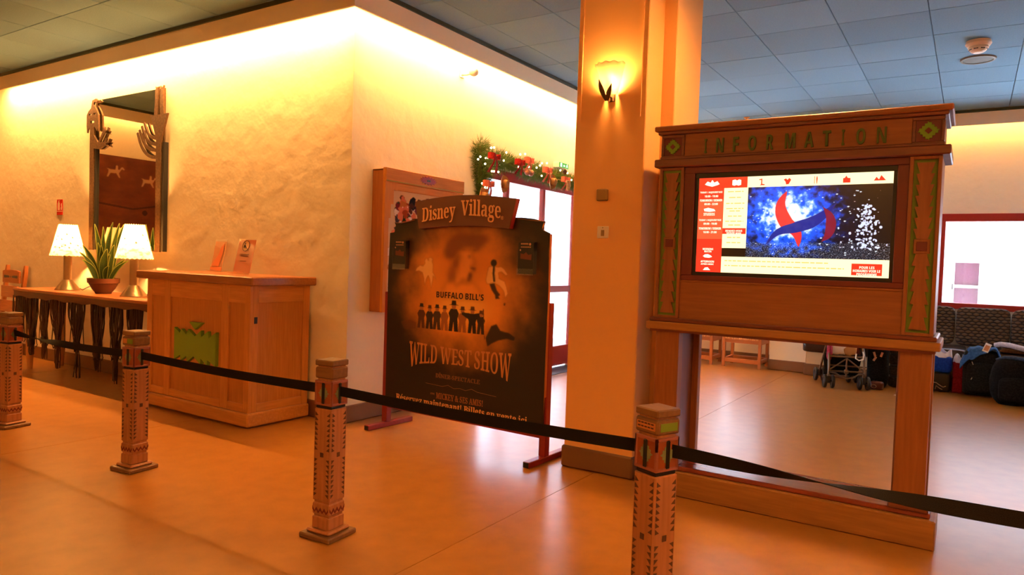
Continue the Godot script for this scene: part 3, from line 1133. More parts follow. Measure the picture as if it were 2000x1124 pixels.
func lamp_on_table(k: int, at: Vector3) -> void:
	var r := thing("table_lamp", "lit table lamp with a brushed metal cone base, %s" % ["at the left end of the console", "beside the host counter"][k], "lamp", at, "lamps on the console table")
	var b := MB.new()
	b.lathe(pv([0.0, 0.0, 0.136, 0.0, 0.136, 0.008, 0.050, 0.125, 0.0, 0.125]), at, 40)
	part(r, "cone_base", b, M.steel, "brushed metal cone base")
	b = MB.new()
	b.lathe(pv([0.044, 0.12, 0.044, 0.52, 0.0, 0.52]), at, 32)
	part(r, "stem", b, M.steel)
	var sm := mat(Color.WHITE, 0.85, 0.0, 0.2)
	var im := Image.create_empty(256, 128, false, Image.FORMAT_RGBA8)
	var nz := FastNoiseLite.new()
	nz.seed = 5 + k
	nz.frequency = 0.05
	for y in 128:
		for x in 256:
			var g := nz.get_noise_2d(x, y) * clampf((y - 50) / 60.0, 0.0, 1.0)
			im.set_pixel(x, y, Color(0.97, 0.94, 0.86).lerp(Color(0.72, 0.55, 0.32), clampf(g * 1.6, 0.0, 0.6)))
	for k2 in 22:
		var cx := rng.randi_range(4, 250)
		var cy := rng.randi_range(30, 95)
		fill(im, moved(pv([0, 0, 3, -1, 5, 3, 2, 5]), Vector2(cx, cy), Vector2(1, 1.2)), Color(0.32, 0.14, 0.06))
	sm.albedo_texture = ImageTexture.create_from_image(im)
	sm.backlight_enabled = true
	sm.backlight = Color(0.95, 0.90, 0.78)
	b = MB.new()
	b.sheet(func(s: float, t: float) -> Vector3:
		var a := s * TAU
		var edge := 0.006 * cos(a * 26.0)
		var y := lerpf(0.785, 0.415, t)
		y += edge if t > 0.99 or t < 0.01 else 0.0
		var rr := lerpf(0.098, 0.188, t)
		return at + Vector3(sin(a) * rr, y, cos(a) * rr), 104, 8, 0.0)
	part(r, "lamp_shade", b, sm, "mottled parchment shade with a scalloped edge")
	b = MB.new()
	b.ball(at + Vector3(0, 0.60, 0), 0.032)
	part(r, "bulb", b, glow(lin(WARM), 14.0), "glowing bulb")
	omni(at + Vector3(0, 0.60, 0), 1.3, 0.03)
	b = MB.new()
	var p := at
	b.tube(PackedVector3Array([p + Vector3(0.05, 0.02, -0.12), p + Vector3(0.15, 0.006, -0.10), p + Vector3(0.19, 0.05, -0.16), p + Vector3(0.26, 0.07, -0.24), p + Vector3(0.34, 0.05, -0.28)]), PackedFloat32Array([0.005]), 6)
	part(r, "cord", b, mat(Color(0.35, 0.18, 0.1), 0.5))


func plant(at: Vector3) -> void:
	var r := thing("potted_plant", "snake plant with pale leaf margins in a low brown bowl between the lamps", "plant", at)
	var clay := mat(Color(0.30, 0.15, 0.085), 0.55)
	var b := MB.new()
	b.lathe(pv([0.0, 0.0, 0.082, 0.0, 0.085, 0.012, 0.115, 0.05, 0.142, 0.10, 0.150, 0.118]), at, 36, true)
	part(r, "bowl", b, clay)
	b = MB.new()
	b.lathe(pv([0.150, 0.118, 0.163, 0.122, 0.168, 0.175, 0.150, 0.175, 0.142, 0.15]), at, 36)
	part(r, "rim", b, mat(Color(0.40, 0.21, 0.12), 0.55))
	b = MB.new()
	b.block(at + Vector3(0, 0.145, 0), Vector3(0.145, 0.014, 0.145), 1.0, 1.0, 20, 8, 0.1, 2.0)
	part(r, "soil", b, mat(Color(0.12, 0.07, 0.04), 0.95))
	var right := Vector3(0.451, 0, -0.892)
	var fwd := Vector3(0.892, 0, 0.451)
	var green := cloth_mat(Color(0.20, 0.33, 0.11), 0.5, 0.08, 0.45, 6.0)
	var edge := mat(Color(0.66, 0.70, 0.30), 0.5)
	# offset at the foot, offset at the tip, tip height, width, lean to the viewer
	var ls := [[-0.05, -0.205, 0.545, 0.030, 0.02], [-0.06, -0.235, 0.465, 0.034, 0.06], [-0.07, -0.21, 0.385, 0.034, 0.10], [-0.03, -0.095, 0.79, 0.030, -0.06], [-0.01, -0.01, 0.765, 0.022, -0.08], [0.02, 0.085, 0.82, 0.030, -0.03], [0.05, 0.15, 0.81, 0.030, 0.0], [0.06, 0.195, 0.80, 0.030, -0.07], [0.07, 0.215, 0.40, 0.026, 0.05], [0.06, 0.245, 0.385, 0.028, 0.10], [0.0, 0.03, 0.51, 0.040, 0.10], [0.04, 0.10, 0.56, 0.036, 0.04], [-0.02, -0.03, 0.55, 0.034, 0.06], [0.02, 0.05, 0.32, 0.026, 0.13], [-0.04, -0.06, 0.58, 0.028, -0.02], [0.01, 0.06, 0.45, 0.034, 0.08], [0.03, 0.08, 0.48, 0.03, -0.05]]
	for q in ls:
		var foot: Vector3 = at + right * q[0] + fwd * q[4] * 0.5 + Vector3(0, 0.14, 0)
		var tip: Vector3 = at + right * q[1] + fwd * q[4] + Vector3(0, q[2], 0)
		var side := right.rotated(Vector3.UP, rng.randf_range(-0.7, 0.7))
		var bulge: Vector3 = right * signf(q[1] - q[0]) * 0.02
		var mid := func(t: float) -> Vector3:
			return foot.lerp(tip, t) + Vector3(0, 0.035, 0) * sin(PI * t) - bulge * sin(PI * t) * 0.6
		var wd := func(t: float) -> float:
			return q[3] * (0.55 + 0.45 * sin(PI * minf(t * 1.25, 1.0))) * sqrt(clampf((1.0 - t) * 3.5, 0.0, 1.0)) + 0.0008
		b = MB.new()
		b.sheet(func(u: float, t: float) -> Vector3:
			var a := u * 2.0 - 1.0
			return mid.call(t) + side * a * wd.call(t) + side.cross(Vector3.UP) * 0.35 * absf(a) * wd.call(t), 4, 14, 0.005)
		var leaf := part(r, "leaf", b, green)
		b = MB.new()
		for a in [-1.0, 1.0]:
			var pts := PackedVector3Array()
			for k in 13:
				var t := k / 12.0
				pts.append(mid.call(t) + side * a * wd.call(t) + side.cross(Vector3.UP) * 0.35 * wd.call(t))
			b.tube(pts, PackedFloat32Array([0.0042]), 5)
		part(leaf, "leaf_margin", b, edge, "pale yellow leaf margin")


func counter() -> void:
	var at := Vector3(-5.94, 0, -4.16)
	var r := thing("host_counter", "honey coloured wooden host counter with a green stepped emblem", "counter", at)
	var x0 := -6.75
	var x1 := -5.165
	var zf := -3.85
	# carcass with flat panels set back behind stiles and rails
	part(r, "carcass", slab_box(x0 + 0.01, x1 - 0.015, 0.10, 1.235, -4.50, zf - 0.016), M.panel_v)
	var v := MB.new()
	for q in [[-6.75, -6.665], [-6.45, -6.355], [-5.565, -5.462], [-5.24, -5.165]]:
		v = MB.new()
		add(v, q[0], q[1], 0.13, 1.235, zf - 0.03, zf, 0.003)
		part(r, "stile", v, M.counter_v)
	var h := MB.new()
	for q in [[-6.665, -6.45], [-6.355, -5.565], [-5.462, -5.24]]:
		for y in [[1.078, 1.235], [0.13, 0.20]]:
			h = MB.new()
			add(h, q[0], q[1], y[0], y[1], zf - 0.03, zf - 0.001, 0.003)
			part(r, "rail", h, M.counter_h)
	var sv := MB.new()
	add(sv, x1 - 0.03, x1, 0.13, 1.235, zf - 0.085, zf - 0.03, 0.003)
	part(r, "side_stile", sv, M.counter_v)
	sv = MB.new()
	add(sv, x1 - 0.03, x1, 0.13, 1.235, -4.50, -4.425, 0.003)
	part(r, "side_stile", sv, M.counter_v)
	var sh := MB.new()
	add(sh, x1 - 0.03, x1 - 0.001, 1.085, 1.235, -4.425, zf - 0.085, 0.003)
	part(r, "side_rail", sh, M.counter_z)
	sh = MB.new()
	add(sh, x1 - 0.03, x1 - 0.001, 0.13, 0.204, -4.425, zf - 0.085, 0.003)
	part(r, "side_rail", sh, M.counter_z)
	part(r, "plinth", slab_box(x0 - 0.03, x1 + 0.028, 0.012, 0.13, -4.50, zf + 0.03, 0.012), M.counter_h)
	part(r, "foot", slab_box(x0 + 0.02, x1 - 0.02, 0, 0.014, -4.48, zf - 0.02), M.black)
	part(r, "worktop", slab_box(-6.88, -5.085, 1.235, 1.313, -4.51, zf + 0.045, 0.010), wood(Color(0.56, 0.33, 0.16), Color(0.66, 0.41, 0.22), 0, 0.3), "thick brown worktop")
	var e := MB.new()
	e.plate(pv([-6.258, 0.797, -6.164, 0.75, -6.143, 0.790, -6.066, 0.742, -6.040, 0.794, -5.932, 0.735, -5.839, 0.796, -5.833, 0.738, -5.736, 0.796, -5.724, 0.735, -5.617, 0.796, -5.617, 0.489, -5.736, 0.537, -5.740, 0.482, -5.837, 0.540, -5.837, 0.484, -5.949, 0.550, -6.050, 0.488, -6.060, 0.545, -6.150, 0.494, -6.157, 0.545, -6.256, 0.494]), zf + 0.016, 0.032)
	part(r, "green_emblem", e, M.green, "green emblem with saw teeth above and below")
	e = MB.new()
	e.plate(pv([-6.024, 0.863, -5.827, 0.866, -5.935, 0.797]), zf + 0.016, 0.032)
	part(r, "green_triangle", e, M.green)
	var k := MB.new()
	add(k, x1 - 0.002, x1 + 0.003, 0.905, 0.962, -3.925, -3.892, 0.001)
	part(r, "lock_plate", k, mat(Color(0.12, 0.09, 0.06), 0.4), "dark lock plate")
	# acrylic notices leaning on the worktop
	var tilt := func(o: Vector3, w: float, hh: float, back: float) -> Transform3D:
		return Transform3D(Basis(Vector3.RIGHT, Vector3(0, sqrt(1 - back * back), -back), Vector3(0, back, sqrt(1 - back * back))), o)
	var clear := mat(Color(1.0, 0.93, 0.85, 0.04), 0.03)
	clear.transparency = BaseMaterial3D.TRANSPARENCY_ALPHA
	var o2 := Vector3(-5.868, 1.313, -4.165)
	var s2 := thing("notice_holder", "leaning clear holder with a no trolleys notice, nearer the front corner of the counter", "notice", o2, "notices on the counter")
	var b := MB.new()
	b.xf = tilt.call(o2, 0.25, 0.34, 0.22)
	add(b, 0, 0.255, 0, 0.345, 0, 0.006, 0.001)
	part(s2, "acrylic_sheet", b, clear)
	b = MB.new()
	b.xf = tilt.call(o2, 0.25, 0.34, 0.22)
	add(b, 0, 0.255, -0.0, 0.006, -0.03, 0.11, 0.001)
	part(s2, "foot", b, clear)
	b = MB.new()
	b.xf = tilt.call(o2, 0.25, 0.34, 0.22)
	add(b, 0.004, 0.251, 0.01, 0.335, -0.002, -0.0005, 0)
	part(s2, "paper", b, mat(Color(0.88, 0.45, 0.22), 0.8), "orange paper")
	b = MB.new()
	b.xf = tilt.call(o2, 0.25, 0.34, 0.22)
	b.plate(disc(Vector2(0.128, 0.275), 0.048, 0.048, 28), 0.0075, 0.001)
	part(s2, "roundel", b, mat(Color(0.93, 0.72, 0.5), 0.6), "pale prohibition roundel")
	b = MB.new()
	b.xf = tilt.call(o2, 0.25, 0.34, 0.22)
	var ring := disc(Vector2(0.128, 0.275), 0.050, 0.050, 28)
	for q in 28:
		b.rod(Vector3(ring[q].x, ring[q].y, 0.008), Vector3(ring[(q + 1) % 28].x, ring[(q + 1) % 28].y, 0.008), 0.003, 5)
	b.rod(Vector3(0.095, 0.312, 0.009), Vector3(0.162, 0.238, 0.009), 0.003, 5)
	b.plate(pv([0.098, 0.255, 0.112, 0.255, 0.114, 0.268, 0.122, 0.255, 0.134, 0.250, 0.124, 0.275, 0.112, 0.285, 0.100, 0.280]), 0.009, 0.001)
	b.plate(disc(Vector2(0.116, 0.295), 0.008, 0.009), 0.009, 0.001)
	for q in [[0.070, 0.19, 0.125], [0.078, 0.175, 0.11], [0.085, 0.125, 0.09]]:
		add(b, q[0], q[0] + q[2], q[1], q[1] + 0.005, 0.006, 0.007, 0)
	part(s2, "print", b, mat(Color(0.30, 0.12, 0.05), 0.6), "dark ring, bar and figure")
	var o1 := Vector3(-6.60, 1.313, -4.42)
	var s1 := thing("notice_holder", "leaning clear holder with a faded orange leaflet, further back on the counter", "notice", o1, "notices on the counter")
	b = MB.new()
	b.xf = tilt.call(o1, 0.2, 0.34, 0.2)
	add(b, 0, 0.20, 0, 0.345, 0, 0.005, 0.001)
	part(s1, "acrylic_sheet", b, clear)
	b = MB.new()
	b.xf = tilt.call(o1, 0.2, 0.34, 0.2)
	add(b, 0.0, 0.20, -0.0, 0.006, -0.02, 0.08, 0.001)
	part(s1, "foot", b, clear)
	b = MB.new()
	b.xf = tilt.call(o1, 0.2, 0.34, 0.2)
	add(b, 0.004, 0.19, 0.01, 0.32, -0.002, -0.0005, 0)
	part(s1, "leaflet", b, mat(Color(0.90, 0.62, 0.38), 0.7))
	b = MB.new()
	b.xf = tilt.call(o1, 0.2, 0.34, 0.2)
	b.plate(pv([0.02, 0.06, 0.14, 0.05, 0.15, 0.12, 0.17, 0.20, 0.17, 0.30, 0.12, 0.26, 0.10, 0.18, 0.05, 0.12]), 0.0065, 0.001)
	add(b, 0.004, 0.19, 0.012, 0.05, 0.0055, 0.0065, 0)
	part(s1, "print", b, mat(Color(0.78, 0.40, 0.18), 0.7), "darker orange print")


func barrier() -> void:
	# belt barrier posts, square and carved like the rest of the room
	var r := thing("barrier_post", "carved square barrier post standing before the host counter", "post", Vector3.ZERO, "barrier posts", true)
	var w := wood(Color(0.60, 0.37, 0.22), Color(0.72, 0.47, 0.30), 1, 0.5)
	var wd := wood(Color(0.42, 0.27, 0.14), Color(0.52, 0.35, 0.19), 0, 0.5)
	var pink := mat(Color(0.60, 0.33, 0.27), 0.5)
	var b := MB.new()
	add(b, -0.108, 0.108, 0, 0.028, -0.108, 0.108, 0.006)
	part(r, "foot_plate", b, wd)
	b = MB.new()
	add(b, -0.083, 0.083, 0.028, 0.048, -0.083, 0.083, 0.008)
	part(r, "foot_step", b, w)
	b = MB.new()
	add(b, -0.060, 0.060, 0.048, 0.112, -0.060, 0.060, 0.004)
	add(b, -0.052, 0.052, 0.100, 0.20, -0.052, 0.052, 0.0)
	add(b, -0.061, 0.061, 0.124, 0.186, -0.061, 0.061, 0.006)
	add(b, -0.060, 0.060, 0.198, 0.695, -0.060, 0.060, 0.005)
	add(b, -0.050, 0.050, 0.690, 0.93, -0.050, 0.050, 0.0)
	part(r, "shaft", b, w)
	b = MB.new()
	add(b, -0.055, 0.055, 0.695, 0.712, -0.055, 0.055, 0.004)
	part(r, "dark_ring", b, M.black, "dark ring under the head")
	b = MB.new()
	add(b, -0.058, 0.058, 0.712, 0.842, -0.058, 0.058, 0.004)
	part(r, "head_block", b, mat(Color(0.58, 0.27, 0.13), 0.5))
	b = MB.new()
	add(b, -0.062, 0.062, 0.856, 0.916, -0.062, 0.062, 0.007)
	part(r, "collar", b, wd)
	b = MB.new()
	add(b, -0.063, 0.063, 0.924, 0.955, -0.063, 0.063, 0.005)
	part(r, "cap", b, wd)
	var frame := MB.new()
	var star := MB.new()
	var slot := MB.new()
	var inlay := MB.new()
	var wave := MB.new()
	for k in 4:
		var tr := Transform3D(Basis(Vector3.UP, k * PI / 2), Vector3.ZERO)
		for q in [frame, star, slot, inlay, wave]:
			q.xf = tr
		add(frame, -0.062, 0.062, 0.712, 0.726, 0.050, 0.062, 0.003)
		add(frame, -0.062, 0.062, 0.830, 0.845, 0.050, 0.062, 0.003)
		add(frame, -0.062, -0.048, 0.72, 0.84, 0.050, 0.062, 0.003)
		add(frame, 0.048, 0.062, 0.72, 0.84, 0.050, 0.062, 0.003)
		star.plate(pv([0, 0.822, 0.010, 0.808, 0.016, 0.808, 0.016, 0.796, 0.026, 0.796, 0.026, 0.784, 0.038, 0.778, 0.026, 0.772, 0.026, 0.760, 0.016, 0.760, 0.016, 0.748, 0.010, 0.748, 0, 0.734, -0.010, 0.748, -0.016, 0.748, -0.016, 0.760, -0.026, 0.760, -0.026, 0.772, -0.038, 0.778, -0.026, 0.784, -0.026, 0.796, -0.016, 0.796, -0.016, 0.808, -0.010, 0.808]), 0.0600, 0.003)
		slot.xf = tr * Transform3D(Basis(), Vector3(0, 0, 0.057))
		add(slot, -0.010, 0.010, 0.722, 0.834, 0.0, 0.010, 0.005)
		for s in [-1.0, 1.0]:
			for i in 8:
				var y := 0.470 + i * 0.0265
				inlay.plate(pv([s * 0.051, y, s * 0.030, y + 0.003, s * 0.051, y + 0.021]), 0.0610, 0.002)
				y = 0.426 - i * 0.0265
				inlay.plate(pv([s * 0.051, y, s * 0.030, y - 0.003, s * 0.051, y - 0.021]), 0.0610, 0.002)
		inlay.plate(pv([-0.011, 0.436, 0.011, 0.436, 0.011, 0.460, -0.011, 0.460]), 0.0615, 0.002)
		var zig := PackedVector2Array()
		for i in 9:
			zig.append(Vector2(-0.056 + i * 0.014, 0.165 if i % 2 == 0 else 0.143))
		for i in range(8, -1, -1):
			zig.append(Vector2(-0.056 + i * 0.014, 0.149 if i % 2 == 0 else 0.132))
		wave.plate(zig, 0.0625, 0.002)
	part(r, "head_frame", frame, pink, "rose painted frame of the head")
	part(r, "star", star, mat(Color(0.48, 0.52, 0.36), 0.6), "pale green stepped star")
	part(r, "belt_slot", slot, M.black, "black belt slot")
	part(r, "triangle_inlay", inlay, mat(Color(0.33, 0.20, 0.13), 0.7), "dark rows of triangles")
	part(r, "wave_band", wave, mat(Color(0.42, 0.12, 0.08), 0.6), "dark red wave band")
	var xs := [-6.67, -4.77, -2.855, -1.012, 0.84, -8.58]
	var ls := ["carved square barrier post at the left edge before the fringed console", "carved square barrier post standing before the host counter", "carved square barrier post before the poster stand, its whole foot visible", "carved square barrier post nearest the kiosk with a green and orange sticker on its collar", "carved square barrier post outside the right edge of the picture", "carved square barrier post outside the left edge of the picture"]
	r.position = Vector3(xs[0], 0, -2.65) * K
	r.rotation.y = deg_to_rad(9.0)
	var turns := [9.0, 6.0, 4.0, -24.0, 0.0, 0.0]
	r.set_meta("label", ls[0])
	for k in range(1, 6):
		var c := dup(r, "barrier_post", Vector3(xs[k], 0, -2.65), ls[k], "barrier posts")
		c.rotation.y = deg_to_rad(turns[k])
		if k == 3 or k == 1:
			org[c] = Vector3(xs[k], 0, -2.65)
			var s := MB.new()
			s.xf = Transform3D(Basis(), Vector3(xs[k], 0, -2.65))
			add(s, -0.005 if k == 1 else 0.062, 0.050 if k == 1 else 0.0635, 0.870, 0.902, 0.062 if k == 1 else -0.045, 0.0635 if k == 1 else 0.045, 0)
			part(c, "sticker", s, mat(Color(0.45, 0.55, 0.12), 0.5), "green sticker")
			s = MB.new()
			s.xf = Transform3D(Basis(), Vector3(xs[k], 0, -2.65))
			add(s, -0.050, -0.010 if k == 1 else 0.050, 0.872, 0.902, 0.062, 0.0632, 0)
			part(c, "sticker", s, mat(Color(0.78, 0.48, 0.24), 0.5), "orange sticker")
			if k == 3:
				s = MB.new()
				for q in [0.893, 0.879]:
					for i in 5:
						s.xf = Transform3D(Basis(), Vector3(xs[k] - 0.044 + i * 0.018, q, -2.65 + 0.0635))
						add(s, 0, 0.014, 0, 0.006, 0, 0.0006, 0)
				part(c, "sticker_print", s, mat(Color(0.3, 0.16, 0.08), 0.6))
	# belts stretched between the posts; half way some of them turn over
	var bm := cloth_mat(Color(0.075, 0.055, 0.05), 0.75, 0.2, 0.3, 8.0)
	var spans := [[5, 0, 0.0, 0.5, "black belt entering from the left edge to the first post"], [0, 1, PI, 0.28, "black belt before the fringed console, turned edge on near the left post"], [1, 2, 0.0, 0.5, "black belt stretched flat across the host counter"], [2, 3, 0.0, 0.5, "black belt stretched flat across the foot of the poster stand and pillar"], [3, 4, PI, 0.36, "black belt before the kiosk base with a half twist"]]
	for q in spans:
		var a := Vector3(xs[q[0]] + 0.055, 0.790, -2.65)
		var c := Vector3(xs[q[1]] - 0.062, 0.788, -2.65)
		var sag: float = 0.012 if q[2] == 0.0 else 0.02
		b = MB.new()
		b.sheet(func(u: float, t: float) -> Vector3:
			var g: float = q[2] * smoothstep(q[3] - 0.36, q[3] + 0.36, t)
			var o := Vector3(0, cos(g), sin(g)) * (u - 0.5) * 0.052
			return a.lerp(c, t) + o - Vector3(0, sag * sin(PI * t), 0), 2, 60, 0.0025)
		single("barrier_belt", b, bm, q[4], "belt", a, "barrier belts")


# x measured across the poster board turned into the stand's own x
func px(xm: float) -> float:
	return 0.027 + (xm + 3.455) * 1.04


func ppoly(a: Array) -> PackedVector2Array:
	var p := PackedVector2Array()
	for k in range(0, a.size(), 2):
		p.append(Vector2(px(a[k]), a[k + 1]))
	return p


func poster_stand() -> void:
	var at := Vector3(-3.515, 0, -4.665)
	var r := thing("poster_stand", "freestanding red framed poster stand advertising a wild west dinner show", "poster stand", at, "", true, deg_to_rad(-2.4))
	var red := mat(Color(0.55, 0.13, 0.11), 0.42)
	for s in [-1.0, 1.0]:
		var xc := px(-4.29 if s < 0 else -2.667)
		var b := MB.new()
		add(b, xc - 0.030, xc + 0.030, 0.0, 0.045, -0.32, 0.235, 0.005)
		var foot := part(r, "foot", b, red, "red square tube foot")
		b = MB.new()
		add(b, xc - 0.024, xc + 0.024, 0.004, 0.041, 0.234, 0.236, 0)
		part(foot, "end_cap", b, M.black, "black end cap")
		b = MB.new()
		add(b, xc - 0.030, xc + 0.030, 0.045, 1.212, -0.036, 0.026, 0.004)
		part(r, "upright", b, red)
	var rail := MB.new()
	add(rail, px(-4.26), px(-2.69), 0.178, 0.262, -0.03, 0.022, 0.004)
	part(r, "bottom_rail", rail, red)
	# the printed board
	var outline := ppoly([-4.258, 0.265, -4.265, 1.40, -4.255, 1.735, -4.205, 1.742, -4.19, 1.80, -4.205, 1.828, -4.14, 1.822, -4.06, 1.832, -3.985, 1.858, -2.90, 1.858, -2.80, 1.848, -2.704, 1.824, -2.722, 1.765, -2.66, 1.738, -2.646, 1.30, -2.655, 0.265])
	var b := MB.new()
	b.plate(outline, 0.048, 0.026)
	var pm := mat(Color.WHITE, 0.42)
	pm.albedo_texture = ImageTexture.create_from_image(show_picture())
	part(r, "printed_board", b, pm, "dark brown printed board with a soft orange centre")
	var or_ := mat(Color(0.75, 0.42, 0.2), 0.6)
	b = MB.new()
	add(b, px(-2.650), px(-2.644), 0.50, 1.73, 0.022, 0.047, 0)
	part(r, "board_edge", b, or_)
	# curled ribbon ends each side of the heading
	var paper := mat(Color(0.30, 0.16, 0.08), 0.5)
	for s in [0, 1]:
		b = MB.new()
		var a := -4.20 if s == 0 else -2.945
		var c := -3.97 if s == 0 else -2.705
		b.sheet(func(u: float, t: float) -> Vector3:
			var x := lerpf(a, c, u)
			return Vector3(px(x), 1.826 + (0.024 * u * u if s == 0 else 0.024 * (1.0 - u * u)) - 0.008 * sin(PI * u), 0.022 + 0.06 * t * (0.4 + 0.6 * sin(PI * u))), 12, 3, 0.006)
		part(r, "ribbon_curl", b, mat(Color(0.55, 0.32, 0.15), 0.5), "curled ribbon end")
	# heading
	var hp := PackedVector2Array()
	var hx := [-3.925, -2.918]
	for k in 17:
		var u := k / 16.0
		hp.append(Vector2(px(lerpf(-3.875, -2.975, u)), 1.768 + 0.024 * sin(PI * u)))
	for k in 17:
		var u := 1.0 - k / 16.0
		hp.append(Vector2(px(lerpf(hx[0], hx[1], u)), 1.998 + 0.040 * sin(PI * u)))
	b = MB.new()
	b.plate(hp, 0.105, 0.010)
	var hm := mat(Color(0.40, 0.20, 0.09), 0.45)
	part(r, "heading_face", b, hm, "dark brown arched heading")
	b = MB.new()
	b.plate(hp, 0.095, 0.045)
	part(r, "heading_body", b, red)
	b = MB.new()
	var arch := func(q: Vector3) -> Vector3:
		return q + Vector3(0, 0.028 * sin(PI * clampf(q.x / 0.84, 0.0, 1.0)), 0)
	b.text("Disney", Vector3(px(-3.842), 1.800, 0.105), 0.362, 0.162, 0.004, true, true, func(q: Vector3) -> Vector3: return q + Vector3(0, 0.035 * sin(q.x / 0.84 * PI) - 0.012, 0))
	b.text("Village", Vector3(px(-3.437), 1.815, 0.105), 0.400, 0.172, 0.004, true, true, func(q: Vector3) -> Vector3: return q + Vector3(0, 0.030 * sin((q.x + 0.42) / 0.84 * PI) - 0.01, 0))
	var cream := mat(Color(0.92, 0.66, 0.42), 0.5)
	part(r, "heading_lettering", b, cream, "raised cream lettering")
	b = MB.new()
	b.text("®", Vector3(px(-3.052), 1.836, 0.105), 0.028, 0.03, 0.002, false, false)
	part(r, "heading_lettering", b, cream)
	# lines of print
	var tan := mat(Color(0.78, 0.50, 0.28), 0.5)
	var line := func(s: String, x0: float, x1: float, y0: float, y1: float, m: Material, serif: bool, f = null) -> void:
		var q := MB.new()
		q.text(s, Vector3(px(x0), y0, 0.0478), px(x1) - px(x0), y1 - y0, 0.0012, serif, true, f)
		part(r, "print_line", q, m)
	line.call("BUFFALO BILL'S", -3.712, -3.230, 1.196, 1.246, mat(Color(0.16, 0.07, 0.03), 0.6), false)
	var tall := func(q: Vector3) -> Vector3:
		# first and last letters reach lower than the middle ones
		var u := absf(q.x / 1.08 * 2.0 - 1.0)
		var base := -0.06 * pow(u, 6.0) + 0.03 * (1.0 - u)
		return Vector3(q.x, lerpf(base, 0.158 + 0.022 * u, q.y / 0.16), q.z)
	line.call("WILD WEST SHOW", -3.992, -2.951, 0.622, 0.782, tan, true, tall)
	var dim := mat(Color(0.52, 0.32, 0.22), 0.6)
	line.call("DÎNER-SPECTACLE", -3.695, -3.241, 0.523, 0.567, dim, true)
	line.call("avec", -3.745, -3.70, 0.372, 0.388, dim, true)
	line.call("MICKEY & SES AMIS!", -3.683, -3.206, 0.346, 0.396, mat(Color(0.62, 0.36, 0.22), 0.6), true)
	line.call("Réservez maintenant! Billets en vente ici", -4.13, -2.79, 0.272, 0.330, cream, true)
	var fl := MB.new()
	fl.tube(PackedVector3Array([Vector3(px(-3.80), 0.462, 0.048), Vector3(px(-3.62), 0.455, 0.048), Vector3(px(-3.56), 0.472, 0.048), Vector3(px(-3.50), 0.452, 0.048), Vector3(px(-3.44), 0.462, 0.048), Vector3(px(-3.38), 0.452, 0.048), Vector3(px(-3.32), 0.472, 0.048), Vector3(px(-3.26), 0.455, 0.048), Vector3(px(-3.08), 0.445, 0.048)]), PackedFloat32Array([0.002]), 5)
	part(r, "print_flourish", fl, dim)
	# leaflet boxes fixed to the board, each holding a stack of leaflets
	for k in 2:
		var x0 := px(-4.165 if k == 0 else -2.893)
		var hb := MB.new()
		add(hb, x0, x0 + 0.150, 1.417, 1.425, 0.048, 0.105, 0.001)
		add(hb, x0 - 0.002, x0, 1.417, 1.60, 0.048, 0.105, 0)
		add(hb, x0 + 0.150, x0 + 0.152, 1.417, 1.60, 0.048, 0.105, 0)
		add(hb, x0, x0 + 0.150, 1.417, 1.465, 0.103, 0.105, 0)
		var clear := mat(Color(1, 1, 1, 0.02), 0.02)
		clear.transparency = BaseMaterial3D.TRANSPARENCY_ALPHA
		part(r, "leaflet_box", hb, clear, "clear leaflet box")
		var o := at + Vector3(x0 + 0.075, 1.426, 0.03).rotated(Vector3.UP, deg_to_rad(-2.4))
		var ln := ["upper left", "upper right"][k] as String
		var ls := thing("leaflet_stack", "black show leaflets in the clear box at the %s of the poster stand" % ln, "leaflets", o, "leaflets on the poster stand", true, deg_to_rad(-2.4))
		var lb := MB.new()
		for i in 9:
			add(lb, -0.070 + rng.randf_range(-0.001, 0.001), 0.070, 0, 0.245 - i * 0.0012, 0.02 + i * 0.005, 0.0245 + i * 0.005, 0)
		part(ls, "leaflet", lb, mat(Color(0.055, 0.035, 0.03), 0.35))
		lb = MB.new()
		for i in 5:
			add(lb, -0.048 + i * 0.014, -0.038 + i * 0.014, 0.222, 0.234, 0.0647, 0.0653, 0)
			add(lb, -0.048 + i * 0.019, -0.032 + i * 0.019, 0.200, 0.207, 0.0647, 0.0653, 0)
		lb.plate(disc(Vector2(0.035, 0.225), 0.010, 0.010, 12), 0.0653, 0.0006)
		lb.plate(disc(Vector2(-0.052, 0.180), 0.007, 0.007, 10), 0.0653, 0.0006)
		part(ls, "leaflet_print", lb, mat(Color(0.75, 0.52, 0.38), 0.5))
		lb = MB.new()
		lb.plate(pv([-0.05, 0.115, 0.05, 0.105, 0.052, 0.150, 0.02, 0.145, 0.0, 0.165, -0.02, 0.15, -0.05, 0.155]), 0.0652, 0.0006)
		part(ls, "leaflet_picture", lb, mat(Color(0.42, 0.17, 0.10), 0.5))


